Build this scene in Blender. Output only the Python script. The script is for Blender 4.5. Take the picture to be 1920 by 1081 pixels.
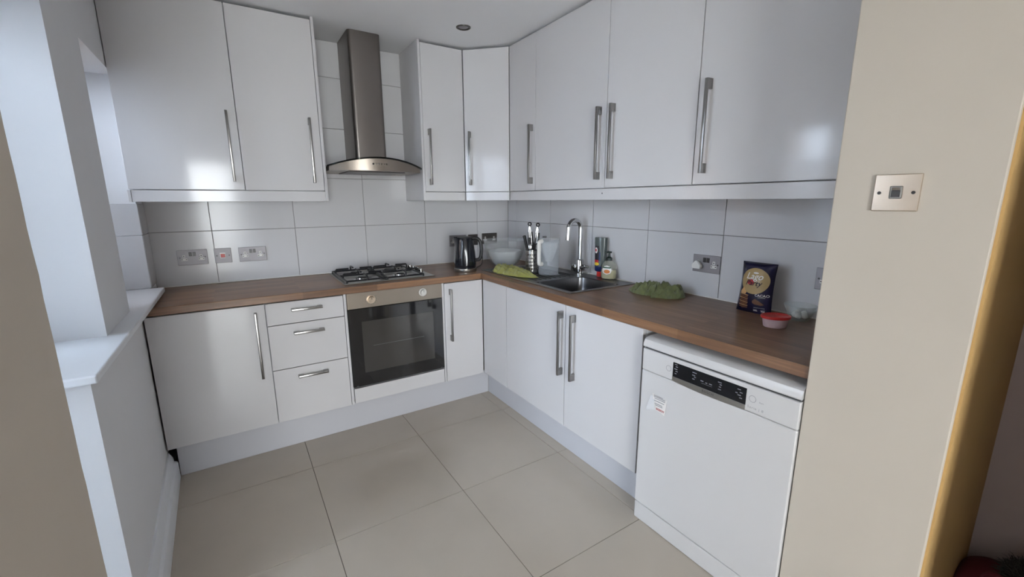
import bpy, bmesh, math, random
from mathutils import Vector, Matrix, noise
random.seed(7)
for o in list(bpy.data.objects): bpy.data.objects.remove(o)
scene = bpy.context.scene
COL = scene.collection
V = Vector
PI = math.pi

# ------------------------------------------------------------------ camera
cam = bpy.data.cameras.new('camera')
cam.sensor_fit = 'HORIZONTAL'; cam.sensor_width = 36.0
cam.lens = 803.64 * 36.0 / 1920.0
cam.clip_start = 0.02
camo = bpy.data.objects.new('camera', cam); COL.objects.link(camo)
FW = V((0.52976, 0.82395, -0.20113)); RT = V((0.84064, -0.54158, -0.00444)); UP = V((0.11259, 0.16673, 0.97955))
CAMLOC = V((-2.0627, -3.2670, 1.4512))
camo.matrix_world = Matrix(((RT.x, UP.x, -FW.x, CAMLOC.x), (RT.y, UP.y, -FW.y, CAMLOC.y), (RT.z, UP.z, -FW.z, CAMLOC.z), (0, 0, 0, 1)))
scene.camera = camo

# ------------------------------------------------------------------ world, daylight, exposure
world = bpy.data.worlds.new('overcast_sky'); scene.world = world
world.use_nodes = True
wn = world.node_tree.nodes; wl = world.node_tree.links
bg = wn['Background']
bg.inputs['Color'].default_value = (0.945, 0.93, 0.965, 1)
bg.inputs['Strength'].default_value = 9.0
scene.view_settings.view_transform = 'Standard'
scene.view_settings.look = 'None'
scene.view_settings.exposure = 1.66
scene.view_settings.gamma = 1.0
scene.view_settings.use_curve_mapping = False

def portal(loc, direction, sx, sy):
    l = bpy.data.lights.new('window_daylight', 'AREA'); l.shape = 'RECTANGLE'; l.size = sx; l.size_y = sy
    l.cycles.is_portal = True
    o = bpy.data.objects.new('window_daylight', l); COL.objects.link(o)
    o.location = loc; o.rotation_euler = V(direction).to_track_quat('-Z', 'Z').to_euler()
portal((-2.87, -0.505, 1.53), (1, 0, 0), 0.62, 1.10)
portal((-2.87, -1.715, 1.05), (1, 0, 0), 0.97, 2.06)
portal((-2.72, -6.64, 1.08), (0, 1, 0), 1.58, 2.16)

# ------------------------------------------------------------------ materials
def lin(c):
    f = lambda u: u / 12.92 if u <= 0.04045 else ((u + 0.055) / 1.055) ** 2.4
    return (f(c[0] / 255), f(c[1] / 255), f(c[2] / 255), 1)
MATS = {}
def mat(name, rgb, rough=0.5, metal=0.0, var=0.04, scale=6.0, bump=0.0, bscale=40.0, trans=0.0, ior=1.45, coat=0.0, stretch=(1, 1, 1), rvar=0.0, sheen=0.0):
    m = bpy.data.materials.new(name); m.use_nodes = True
    nt = m.node_tree; N = nt.nodes; L = nt.links
    b = N['Principled BSDF']
    tc = N.new('ShaderNodeTexCoord'); mp = N.new('ShaderNodeMapping'); mp.inputs['Scale'].default_value = stretch
    L.new(tc.outputs['Object'], mp.inputs['Vector'])
    nz = N.new('ShaderNodeTexNoise'); nz.inputs['Scale'].default_value = scale; nz.inputs['Detail'].default_value = 5
    L.new(mp.outputs['Vector'], nz.inputs['Vector'])
    mx = N.new('ShaderNodeMix'); mx.data_type = 'RGBA'
    c = lin(rgb)
    mx.inputs[6].default_value = tuple(min(1, v * (1 - var)) for v in c[:3]) + (1,)
    mx.inputs[7].default_value = tuple(min(1, v * (1 + var)) for v in c[:3]) + (1,)
    L.new(nz.outputs['Fac'], mx.inputs[0]); L.new(mx.outputs[2], b.inputs['Base Color'])
    b.inputs['Roughness'].default_value = rough; b.inputs['Metallic'].default_value = metal
    b.inputs['IOR'].default_value = ior
    if trans: b.inputs['Transmission Weight'].default_value = trans
    if coat: b.inputs['Coat Weight'].default_value = coat; b.inputs['Coat Roughness'].default_value = 0.05
    if sheen: b.inputs['Sheen Weight'].default_value = sheen
    if rvar:
        mr = N.new('ShaderNodeMapRange'); mr.inputs['To Min'].default_value = max(0.01, rough - rvar); mr.inputs['To Max'].default_value = rough + rvar
        L.new(nz.outputs['Fac'], mr.inputs['Value']); L.new(mr.outputs['Result'], b.inputs['Roughness'])
    if bump:
        n2 = N.new('ShaderNodeTexNoise'); n2.inputs['Scale'].default_value = bscale; n2.inputs['Detail'].default_value = 4
        L.new(mp.outputs['Vector'], n2.inputs['Vector'])
        bp = N.new('ShaderNodeBump'); bp.inputs['Strength'].default_value = bump; bp.inputs['Distance'].default_value = 0.002
        L.new(n2.outputs['Fac'], bp.inputs['Height']); L.new(bp.outputs['Normal'], b.inputs['Normal'])
    MATS[name] = m
    return m

def wood(name, along):
    """oiled hardwood worktop of glued staves; along = 'x' or 'y'"""
    m = bpy.data.materials.new(name); m.use_nodes = True
    nt = m.node_tree; N = nt.nodes; L = nt.links; b = N['Principled BSDF']
    tc = N.new('ShaderNodeTexCoord'); mp = N.new('ShaderNodeMapping')
    if along == 'y': mp.inputs['Rotation'].default_value = (0, 0, PI / 2)
    L.new(tc.outputs['Object'], mp.inputs['Vector'])
    br = N.new('ShaderNodeTexBrick'); br.offset = 0.37; br.offset_frequency = 1
    br.inputs['Color1'].default_value = (0.0, 0, 0, 1); br.inputs['Color2'].default_value = (1, 1, 1, 1); br.inputs['Mortar'].default_value = (.35, .35, .35, 1)
    br.inputs['Scale'].default_value = 1.0; br.inputs['Mortar Size'].default_value = 0.0004
    br.inputs['Brick Width'].default_value = 0.42; br.inputs['Row Height'].default_value = 0.044; br.inputs['Bias'].default_value = 0.0
    L.new(mp.outputs['Vector'], br.inputs['Vector'])
    m2 = N.new('ShaderNodeMapping'); m2.inputs['Scale'].default_value = (2.5, 55, 55); L.new(mp.outputs['Vector'], m2.inputs['Vector'])
    nz = N.new('ShaderNodeTexNoise'); nz.inputs['Scale'].default_value = 1.3; nz.inputs['Detail'].default_value = 7; nz.inputs['Distortion'].default_value = 0.6
    L.new(m2.outputs['Vector'], nz.inputs['Vector'])
    ad = N.new('ShaderNodeMath'); ad.operation = 'MULTIPLY_ADD'; ad.inputs[1].default_value = 0.30
    L.new(br.outputs['Color'], ad.inputs[0])
    mu = N.new('ShaderNodeMath'); mu.operation = 'MULTIPLY'; mu.inputs[1].default_value = 0.75
    L.new(nz.outputs['Fac'], mu.inputs[0]); L.new(mu.outputs[0], ad.inputs[2])
    cr = N.new('ShaderNodeValToRGB')
    cr.color_ramp.elements[0].position = 0.10; cr.color_ramp.elements[0].color = lin((88, 64, 48))
    cr.color_ramp.elements[1].position = 0.85; cr.color_ramp.elements[1].color = lin((154, 116, 86))
    e = cr.color_ramp.elements.new(0.5); e.color = lin((120, 88, 65))
    L.new(ad.outputs[0], cr.inputs['Fac']); L.new(cr.outputs['Color'], b.inputs['Base Color'])
    b.inputs['Roughness'].default_value = 0.34
    bp = N.new('ShaderNodeBump'); bp.inputs['Strength'].default_value = 0.12; bp.inputs['Distance'].default_value = 0.001
    L.new(nz.outputs['Fac'], bp.inputs['Height']); L.new(bp.outputs['Normal'], b.inputs['Normal'])
    MATS[name] = m

def pane_mat(name, tint=(0.95, 0.98, 0.97)):
    m = bpy.data.materials.new(name); m.use_nodes = True
    nt = m.node_tree; N = nt.nodes; L = nt.links
    N.remove(N['Principled BSDF']); out = N['Material Output']
    t = N.new('ShaderNodeBsdfTransparent'); t.inputs['Color'].default_value = tint + (1,)
    g = N.new('ShaderNodeBsdfGlossy'); g.inputs['Roughness'].default_value = 0.02
    fr = N.new('ShaderNodeFresnel'); fr.inputs['IOR'].default_value = 1.45
    mx = N.new('ShaderNodeMixShader'); L.new(fr.outputs[0], mx.inputs[0]); L.new(t.outputs[0], mx.inputs[1]); L.new(g.outputs[0], mx.inputs[2])
    L.new(mx.outputs[0], out.inputs['Surface'])
    MATS[name] = m
def clear_mat(name, tint, haze, rgb=(200, 205, 210), rough=0.08):
    """thin clear or frosted plastic wall: part see-through, part milky, with gloss"""
    m = mat(name, rgb, rough)
    nt = m.node_tree; N = nt.nodes; L = nt.links; b = N['Principled BSDF']; out = N['Material Output']
    t = N.new('ShaderNodeBsdfTransparent'); t.inputs['Color'].default_value = tint + (1,)
    lw = N.new('ShaderNodeLayerWeight'); lw.inputs['Blend'].default_value = 0.25
    mr = N.new('ShaderNodeMapRange'); mr.inputs['To Min'].default_value = haze; mr.inputs['To Max'].default_value = min(1, haze + 0.45)
    L.new(lw.outputs['Facing'], mr.inputs['Value'])
    mx = N.new('ShaderNodeMixShader'); L.new(mr.outputs['Result'], mx.inputs[0]); L.new(t.outputs[0], mx.inputs[1]); L.new(b.outputs[0], mx.inputs[2])
    L.new(mx.outputs[0], out.inputs['Surface'])

mat('wall_white', (226, 226, 228), 0.75, var=0.015, bump=0.05, bscale=120)
mat('ceiling_white', (236, 236, 238), 0.85, var=0.02, scale=2)
mat('wall_cream', (194, 185, 173), 0.7, var=0.02, bump=0.08, bscale=90)
mat('wall_taupe', (208, 197, 183), 0.75, var=0.03, bump=0.1, bscale=90)
mat('wall_ochre', (196, 160, 104), 0.75, var=0.05, scale=9)
mat('wall_mauve', (186, 170, 168), 0.8, var=0.05)
mat('gloss_white', (203, 201, 202), 0.10, var=0.008, scale=2, ior=1.40)
mat('satin_white', (190, 190, 195), 0.38, var=0.012, scale=3)
mat('carcass_white', (212, 212, 214), 0.5, var=0.01)
mat('gap_dark', (60, 60, 62), 0.8)
mat('paint_gloss', (232, 234, 238), 0.30, var=0.01)
mat('tile_white', (206, 205, 207), 0.15, var=0.02, scale=3, ior=1.38)
mat('grout', (150, 147, 146), 0.9)
mat('floor_grout', (104, 96, 88), 0.9)
mat('floor_tile', (186, 176, 163), 0.17, var=0.07, scale=5, rvar=0.04)
mat('steel', (176, 174, 170), 0.30, 1.0, var=0.06, scale=3, stretch=(1, 1, 60))
mat('steel_panel', (150, 140, 130), 0.34, 1.0, var=0.08, scale=5, rvar=0.06)
mat('steel_hood', (128, 122, 118), 0.33, 1.0, var=0.06, scale=4, rvar=0.05)
mat('steel_sink', (120, 120, 122), 0.30, 1.0, var=0.07, scale=14, rvar=0.05)
mat('chrome', (205, 205, 205), 0.08, 1.0, var=0.02)
mat('handle_steel', (150, 148, 146), 0.28, 1.0, var=0.05, scale=8, stretch=(1, 1, 40))
mat('plate_steel', (150, 147, 150), 0.50, 0.75, var=0.06, scale=30)
mat('knob_silver', (206, 204, 200), 0.40, 0.5)
mat('plate_brass', (206, 190, 172), 0.28, 1.0, var=0.10, scale=20)
mat('plate_dark', (92, 88, 86), 0.35, 1.0, var=0.06)
mat('black_gloss', (16, 16, 20), 0.05, var=0.1)
mat('oven_glass', (24, 24, 26), 0.06, var=0.1, coat=0.5)
mat('oven_window', (58, 56, 54), 0.08, var=0.12, coat=0.5)
mat('iron', (26, 26, 30), 0.42, var=0.1, bump=0.05)
mat('black_plastic', (24, 24, 26), 0.4)
mat('kettle_black', (20, 23, 30), 0.16, var=0.2, coat=0.3)
mat('grey_plastic', (90, 90, 92), 0.45)
mat('white_plastic', (226, 224, 220), 0.35, var=0.02)
mat('sealant', (228, 226, 222), 0.5)
mat('cloth_lime', (152, 152, 82), 0.95, var=0.16, scale=30, bump=0.8, bscale=260, sheen=0.3)
mat('cloth_olive', (98, 104, 66), 0.95, var=0.22, scale=26, bump=0.8, bscale=260, sheen=0.3)
mat('bag_navy', (30, 27, 54), 0.22, var=0.12, scale=18, bump=0.3, bscale=30)
mat('bag_gold', (168, 142, 96), 0.30, var=0.08, scale=18)
mat('print_white', (232, 228, 224), 0.5)
mat('print_red', (180, 40, 48), 0.5)
mat('print_black', (30, 26, 34), 0.5)
mat('print_brown', (96, 58, 36), 0.5, var=0.25, scale=60)
mat('print_tan', (206, 160, 108), 0.5, var=0.1, scale=40)
mat('print_grey', (132, 132, 136), 0.5)
mat('red_plastic', (196, 52, 48), 0.32)
mat('tub_pink', (206, 180, 184), 0.28, var=0.12, scale=45)
mat('bottle_grey', (84, 92, 92), 0.22, var=0.06)
mat('print_blue', (32, 46, 92), 0.3)
mat('print_yellow', (226, 192, 60), 0.4)
mat('liquid_cream', (206, 194, 152), 0.18, var=0.05)
mat('pump_green', (34, 46, 44), 0.35)
mat('print_green', (46, 84, 60), 0.4)
mat('print_orange', (206, 122, 60), 0.45)
mat('appliance_white', (204, 202, 202), 0.22, var=0.008, scale=2)
mat('display_black', (26, 27, 31), 0.10, var=0.1)
mat('burgundy', (92, 30, 40), 0.85, var=0.15, scale=20)
mat('fur_grey', (70, 68, 66), 0.9, var=0.35, scale=40)
mat('sugar', (224, 222, 218), 0.6, var=0.05, scale=60, bump=0.6, bscale=200)
mat('screen_pale', (226, 226, 226), 0.9, var=0.06)  # for the added low sky screen, pale to bounce light back
mat('screen_brown', (150, 124, 106), 0.9, var=0.12, scale=20)  # for the added tall sky screen, darker to cut its bounce
mat('patio', (204, 202, 198), 0.9, var=0.08)
mat('rocker_dark', (62, 60, 60), 0.3)
mat('wire_red', (186, 34, 30), 0.3)
mat('frame_white', (232, 234, 236), 0.35)
wood('wood_x', 'x'); wood('wood_y', 'y')
pane_mat('window_glass')
pane_mat('cool_dim_glass', (0.67, 0.735, 0.79))  # tint added to cool and dim daylight from the side windows
pane_mat('hood_glass', (0.50, 0.55, 0.54))
clear_mat('clear_plastic', (0.985, 0.99, 0.99), 0.07, (236, 238, 240))
clear_mat('frosted_plastic', (0.97, 0.975, 0.98), 0.38, (232, 234, 236), 0.25)
mat('fur_dark', (34, 32, 32), 0.95)
clear_mat('jug_plastic', (0.95, 0.96, 0.97), 0.13, (214, 218, 224))
clear_mat('glassware', (0.98, 0.99, 0.985), 0.05, (225, 230, 228))
clear_mat('soap_clear', (0.92, 0.93, 0.90), 0.25, (190, 190, 180))

# ------------------------------------------------------------------ scene-graph helpers
ORG = {}
def thing(name, label, cat, loc=(0, 0, 0), group=None):
    o = bpy.data.objects.new(name, None); COL.objects.link(o)
    o.empty_display_size = 0.05
    o.location = loc; o['label'] = label; o['category'] = cat
    if group: o['group'] = group
    ORG[o.name] = V(loc)
    return o
def obj(name, bm, m, parent=None, smooth=False, recalc=True):
    """bm in world coordinates -> one mesh object; origin = the thing's origin"""
    if recalc: bmesh.ops.recalc_face_normals(bm, faces=bm.faces[:])
    if parent is not None:
        org = ORG[parent.name]
    else:
        xs = [v.co for v in bm.verts]
        org = V(((min(c.x for c in xs) + max(c.x for c in xs)) / 2, (min(c.y for c in xs) + max(c.y for c in xs)) / 2, min(c.z for c in xs)))
    for v in bm.verts: v.co -= org
    me = bpy.data.meshes.new(name); bm.to_mesh(me); bm.free()
    for mm in (m if isinstance(m, (list, tuple)) else [m]): me.materials.append(MATS[mm])
    if smooth:
        for p in me.polygons: p.use_smooth = True
        if smooth is not True:
            me.set_sharp_from_angle(angle=math.radians(smooth))
    o = bpy.data.objects.new(name, me); COL.objects.link(o)
    if parent is not None: o.parent = parent
    else: o.location = org
    ORG[o.name] = org
    return o
def tag(o, label, cat, group=None):
    o['label'] = label; o['category'] = cat
    if group: o['group'] = group
    return o
def struct(name, bm, m, smooth=False):
    o = obj(name, bm, m, None, smooth); o['kind'] = 'structure'; return o

# frames: world = o + s*S + d*D + z*Z   (s runs left to right as you face the front, d comes out to the room)
class Frame:
    def __init__(self, o, S, D): self.o, self.S, self.D = V(o), V(S).normalized(), V(D).normalized()
    def __call__(self, s, d, z): return self.o + self.S * s + self.D * d + V((0, 0, z))
FB = Frame((0, 0, 0), (1, 0, 0), (0, -1, 0))      # oven wall: s = x, d = -y
FR = Frame((0, 0, 0), (0, -1, 0), (-1, 0, 0))     # sink wall: s = -y, d = -x
FL = Frame((0, 0, 0), (0, 1, 0), (1, 0, 0))       # window wall: s = y, d = x
FI = Frame((0, 0, 0), (1, 0, 0), (0, 1, 0))       # plain world axes

def bx(bm, lo, hi, F=FI, bevel=0.0, seg=2):
    (a, b, c), (d, e, f) = lo, hi
    t = bmesh.new()
    vs = [t.verts.new(F(x, y, z)) for x in (a, d) for y in (b, e) for z in (c, f)]
    for q in ((0, 1, 3, 2), (4, 6, 7, 5), (0, 4, 5, 1), (2, 3, 7, 6), (0, 2, 6, 4), (1, 5, 7, 3)):
        t.faces.new([vs[i] for i in q])
    bmesh.ops.recalc_face_normals(t, faces=t.faces[:])
    if bevel: bmesh.ops.bevel(t, geom=t.edges[:], offset=bevel, segments=seg, profile=0.5, affect='EDGES')
    me = bpy.data.meshes.new('t'); t.to_mesh(me); t.free(); bm.from_mesh(me); bpy.data.meshes.remove(me)
    return bm
def box(lo, hi, F=FI, bevel=0.0, seg=2): return bx(bmesh.new(), lo, hi, F, bevel, seg)
def lathe(bm, prof, c, seg=32, axis=V((0, 0, 1)), sx=1.0, sy=1.0, rot=0.0, cap=True):
    """prof = [(r, h)...] around axis through c"""
    q = V((0, 0, 1)).rotation_difference(axis)
    rings = []
    for r, h in prof:
        ring = []
        for i in range(seg):
            a = 2 * PI * i / seg
            x, y = r * math.cos(a) * sx, r * math.sin(a) * sy
            x, y = x * math.cos(rot) - y * math.sin(rot), x * math.sin(rot) + y * math.cos(rot)
            ring.append(bm.verts.new(V(c) + q @ V((x, y, h))))
        rings.append(ring)
    for A, B in zip(rings, rings[1:]):
        for i in range(seg):
            j = (i + 1) % seg
            bm.faces.new((A[i], A[j], B[j], B[i]))
    if cap:
        if prof[0][0] > 1e-6: bm.faces.new(rings[0][::-1])
        if prof[-1][0] > 1e-6: bm.faces.new(rings[-1])
    return bm
def tube(bm, pts, r, seg=10, cap=True, flat=1.0):
    """round tube along pts; r number or list; flat squashes across the second axis"""
    pts = [V(p) for p in pts]; n = len(pts)
    rs = r if isinstance(r, (list, tuple)) else [r] * n
    T = [(pts[min(i + 1, n - 1)] - pts[max(i - 1, 0)]).normalized() for i in range(n)]
    a = V((0, 0, 1)) if abs(T[0].z) < 0.9 else V((1, 0, 0))
    N0 = (a - T[0] * a.dot(T[0])).normalized()
    rings = []
    for i in range(n):
        if i:
            N0 = T[i - 1].rotation_difference(T[i]) @ N0
            N0 = (N0 - T[i] * N0.dot(T[i])).normalized()
        B0 = T[i].cross(N0)
        rings.append([bm.verts.new(pts[i] + N0 * math.cos(2 * PI * k / seg) * rs[i] + B0 * math.sin(2 * PI * k / seg) * rs[i] * flat) for k in range(seg)])
    for A, B in zip(rings, rings[1:]):
        for i in range(seg):
            j = (i + 1) % seg
            bm.faces.new((A[i], A[j], B[j], B[i]))
    if cap: bm.faces.new(rings[0][::-1]); bm.faces.new(rings[-1])
    return bm
def smooth_path(pts, n=6):
    """Catmull-Rom through pts"""
    P = [V(p) for p in pts]; P = [2 * P[0] - P[1]] + P + [2 * P[-1] - P[-2]]; out = []
    for i in range(1, len(P) - 2):
        for k in range(n):
            t = k / n
            out.append(0.5 * ((2 * P[i]) + (P[i + 1] - P[i - 1]) * t + (2 * P[i - 1] - 5 * P[i] + 4 * P[i + 1] - P[i + 2]) * t * t + (3 * P[i] - P[i - 1] - 3 * P[i + 1] + P[i + 2]) * t ** 3))
    out.append(P[-2]); return out
def prism(bm, poly, F, d0, d1):
    """poly = [(s,z)...] extruded from d0 to d1"""
    A = [bm.verts.new(F(s, d0, z)) for s, z in poly]; B = [bm.verts.new(F(s, d1, z)) for s, z in poly]
    bm.faces.new(A); bm.faces.new(B[::-1])
    for i in range(len(poly)):
        j = (i + 1) % len(poly); bm.faces.new((A[i], B[i], B[j], A[j]))
    return bm
def plan(bm, poly, z0, z1):
    """poly = [(x,y)...] extruded in z"""
    A = [bm.verts.new((x, y, z0)) for x, y in poly]; B = [bm.verts.new((x, y, z1)) for x, y in poly]
    bm.faces.new(A[::-1]); bm.faces.new(B)
    for i in range(len(poly)):
        j = (i + 1) % len(poly); bm.faces.new((A[i], A[j], B[j], B[i]))
    return bm
def disc(bm, F, s, d0, d1, z, r, seg=20, r1=None):
    """round button standing out of a front: from depth d0 to d1"""
    r1 = r if r1 is None else r1
    A = [bm.verts.new(F(s + r * math.cos(2 * PI * i / seg), d0, z + r * math.sin(2 * PI * i / seg))) for i in range(seg)]
    B = [bm.verts.new(F(s + r1 * math.cos(2 * PI * i / seg), d1, z + r1 * math.sin(2 * PI * i / seg))) for i in range(seg)]
    bm.faces.new(A); bm.faces.new(B)
    for i in range(seg):
        j = (i + 1) % seg; bm.faces.new((A[i], A[j], B[j], B[i]))
    return bm
def ring(bm, F, s, d, z, r0, r1, seg=24, th=0.0006):
    for i in range(seg):
        a, b = 2 * PI * i / seg, 2 * PI * (i + 1) / seg
        q = [(r0, a), (r1, a), (r1, b), (r0, b)]
        bm.faces.new([bm.verts.new(F(s + rr * math.cos(t), d, z + rr * math.sin(t))) for rr, t in q])
    return bm
_txt = {}
def text_bm(body, size, spacing=1.0, shear=0.0, bold=0.0):
    """lettering as flat 2D triangles, centred on 0,0"""
    key = (body, spacing, shear, bold)
    cu = bpy.data.curves.new('t', 'FONT'); cu.body = body; cu.size = 1.0; cu.align_x = 'CENTER'; cu.align_y = 'CENTER'
    cu.space_character = spacing; cu.shear = shear; cu.offset = bold; cu.resolution_u = 3
    o = bpy.data.objects.new('t', cu); COL.objects.link(o)
    bpy.context.view_layer.update()
    me = bpy.data.meshes.new_from_object(o.evaluated_get(bpy.context.evaluated_depsgraph_get()))
    bpy.data.objects.remove(o); bpy.data.curves.remove(cu)
    bm = bmesh.new(); bm.from_mesh(me); bpy.data.meshes.remove(me)
    for v in bm.verts: v.co *= size
    return bm
def lettering(body, size, F, s, d, z, m, parent, name='lettering', rot=0.0, **k):
    bm = text_bm(body, size, **k)
    c, sn = math.cos(rot), math.sin(rot)
    for v in bm.verts:
        x, y = v.co.x, v.co.y
        v.co = F(s + x * c - y * sn, d, z + x * sn + y * c)
    return obj(name, bm, m, parent, recalc=False)

# ------------------------------------------------------------------ dimensions
CEIL = 2.487
ZB, ZT = 0.183, 0.898           # base doors bottom / top
ZW0, ZW = 0.905, 0.945          # worktop
DB = 0.600                      # base door front
DU = 0.360                      # wall-unit door front
UB, UT = 1.514, 2.472           # wall-unit doors
PB = 1.452                      # pelmet bottom
LX = -2.490                     # left wall face
NIBX, NY0, NY1 = -0.628, -2.717, -3.040

# ------------------------------------------------------------------ floor with tiles
b = box((-2.9, -2.6, -0.06), (1.6, 0.1, -0.004)); bx(b, (-4.6, -6.6, -0.06), (1.6, -2.6, -0.004)); fl = struct('floor', b, 'floor_grout')
TX, TY, OX, OY = 0.6165, 0.6285, -1.8425, -0.868
tile_mesh = {}
for i in range(-5, 6):
    for j in range(-9, 3):
        x0, x1 = OX + i * TX, OX + (i + 1) * TX
        y0, y1 = OY + (j - 1) * TY, OY + j * TY
        x0, x1, y0, y1 = max(x0, -2.88 if y1 > -2.4 else -4.58), min(x1, 1.58), max(y0, -6.58), min(y1, 0.08)
        if x1 - x0 < 0.05 or y1 - y0 < 0.05: continue
        if x0 > 0.1: continue
        g = 0.0013
        obj('floor_tile', box((x0 + g, y0 + g, -0.006), (x1 - g, y1 - g, random.uniform(-0.0003, 0.0003)), bevel=0.0008, seg=1), 'floor_tile', fl)

# ceiling
bm = box((-2.9, -2.6, CEIL), (1.6, 0.1, CEIL + 0.1)); bx(bm, (-4.6, -6.6, CEIL), (1.6, -2.6, CEIL + 0.1)); struct('ceiling', bm, 'ceiling_white')

# ------------------------------------------------------------------ back and right walls with tiles
TH = 0.007
wb = struct('wall_back', box((-2.9, TH, -0.05), (0.1, 0.12, CEIL)), 'grout')
wr = struct('wall_right', box((TH, NY0 - 0.02, -0.05), (0.12, TH, CEIL)), 'grout')
rows = [0.9455, 1.2745, 1.6065, 1.9370, 2.2630, CEIL]
GG = 0.0016
def tiles(F, cuts, r0, r1, parent):
    for a, c in zip(cuts, cuts[1:]):
        for k in range(r0, r1):
            obj('wall_tile', box((a + GG, -TH - 0.001, rows[k] + GG), (c - GG, 0.0, rows[k + 1] - GG), F, bevel=0.001, seg=1), 'tile_white', parent)
bc = [-0.312 - 0.467 * k for k in range(4, -1, -1)]
tiles(FB, [LX] + bc + [0.0], 0, 2, wb)
tiles(FB, [-1.713, -1.246, -0.779], 2, 5, wb)
tiles(FR, [0.0, 0.138, 0.610, 1.082, 1.553, 2.025, 2.497, 2.714], 0, 2, wr)

# ------------------------------------------------------------------ left wall: low wall, pier, lintel
bm = bmesh.new()
plan(bm, [(-2.85, 0.0), (LX, 0.0), (LX, -0.2), (-2.85, -0.2)], -0.02, CEIL)                       # return beside the back wall
plan(bm, [(-2.85, -0.2), (-2.492, -0.2), (-2.492, -0.56), (-2.455, -1.66), (-2.85, -1.66)], -0.02, 0.955)  # low wall
plan(bm, [(-2.85, -0.812), (LX, -0.812), (LX, -1.233), (-2.85, -1.233)], 0.979, 2.082)            # pier
plan(bm, [(-2.85, -0.2), (LX, -0.2), (LX, -2.25), (-2.85, -2.25)], 2.082, CEIL)                   # lintel
wlft = struct('wall_left', bm, 'wall_white')
for k in (0, 1):   # tiled return and tiled window reveal
    z0, z1 = (rows[k], rows[k + 1]) if k == 0 else (rows[1], 1.444)
    if k == 0: z0 = 0.980
    obj('wall_tile', box((-0.2 + GG, LX - 0.002, z0 + GG), (-0.001, LX + 0.006, z1 - GG), FL, bevel=0.001, seg=1), 'tile_white', wlft)
    obj('wall_tile', box((-2.80, -0.206, z0 + GG), (LX + 0.004, -0.198, z1 - GG), bevel=0.001, seg=1), 'tile_white', wlft)
# sill board
bm = bmesh.new()
bx(bm, (-2.85, -1.695, 0.954), (-2.430, -0.201, 0.979), bevel=0.005, seg=3)
sill = struct('trim_1', bm, 'paint_gloss')
# skirting on the low wall
bm = bmesh.new()
prof = [(-0.01, 0), (0.038, 0), (0.038, 0.085), (0.034, 0.095), (0.022, 0.100), (0.020, 0.125), (0.012, 0.140), (0.008, 0.150), (-0.01, 0.152)]
for (x, y) in ((0, 0),):
    A = [bm.verts.new((-2.4915 + dx, -0.565, z)) for dx, z in prof]; B = [bm.verts.new((-2.4555 + dx, -1.655, z)) for dx, z in prof]
    bm.faces.new(A); bm.faces.new(B[::-1])
    for i in range(len(prof)):
        j = (i + 1) % len(prof); bm.faces.new((A[i], B[i], B[j], A[j]))
struct('baseboard_left', bm, 'paint_gloss', smooth=40)

# near doorway wall, its plaster edge a little ragged
bm = bmesh.new()
n = 60; zs = [CEIL * i / n for i in range(n + 1)]
E = []
for z in zs:
    w = 0.004 * noise.noise((z * 14, 1.3, 0)) + 0.003 * noise.noise((z * 45, 4.1, 0))
    E.append((bm.verts.new((-2.36, -2.195 + w, z)), bm.verts.new((-2.364, -2.187 + w * 0.5, z)), bm.verts.new((-2.85, -2.187, z)), bm.verts.new((-2.85, -2.66, z)), bm.verts.new((-2.36, -2.56, z))))
for A, B in zip(E, E[1:]):
    for i in range(5):
        j = (i + 1) % 5; bm.faces.new((A[i], A[j], B[j], B[i]))
bm.faces.new(E[0]); bm.faces.new(E[-1])
struct('wall_doorway', bm, 'wall_taupe')

# partition (nib) wall beside the dishwasher, ochre return, alcove behind it
nib = struct('wall_partition', box((NIBX, NY1, -0.02), (0.12, NY0, CEIL), bevel=0.003, seg=2), 'wall_cream')
struct('wall_alcove', box((NIBX + 0.012, NY1 - 0.006, -0.02), (0.02, NY1 + 0.01, CEIL)), 'wall_ochre')
struct('wall_hall', box((0.0, -3.30, -0.02), (0.1, NY1 - 0.004, CEIL)), 'wall_mauve')
struct('alcove_light_block', box((-0.72, -3.42, -0.02), (1.6, -3.30, CEIL)), 'wall_white')  # unseen wall added to keep daylight out of the alcove
struct('wall_side', box((1.5, -6.6, -0.02), (1.6, -3.55, CEIL)), 'wall_white')
# rear wall (behind the camera)
bm = bmesh.new()
RX0, RX1, RZ1 = -3.50, -1.94, 2.15
bx(bm, (-4.6, -6.6, -0.02), (RX0, -6.5, CEIL)); bx(bm, (RX1, -6.6, -0.02), (1.6, -6.5, CEIL)); bx(bm, (RX0, -6.6, RZ1), (RX1, -6.5, CEIL))
struct('wall_rear', bm, 'wall_white')
bm = bmesh.new()   # garden side of the rear room
bx(bm, (-4.6, -6.5, -0.02), (-4.5, -2.5, CEIL))
bx(bm, (-4.5, -2.72, -0.02), (-2.84, -2.6, CEIL))
struct('wall_extension', bm, 'wall_white')

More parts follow.
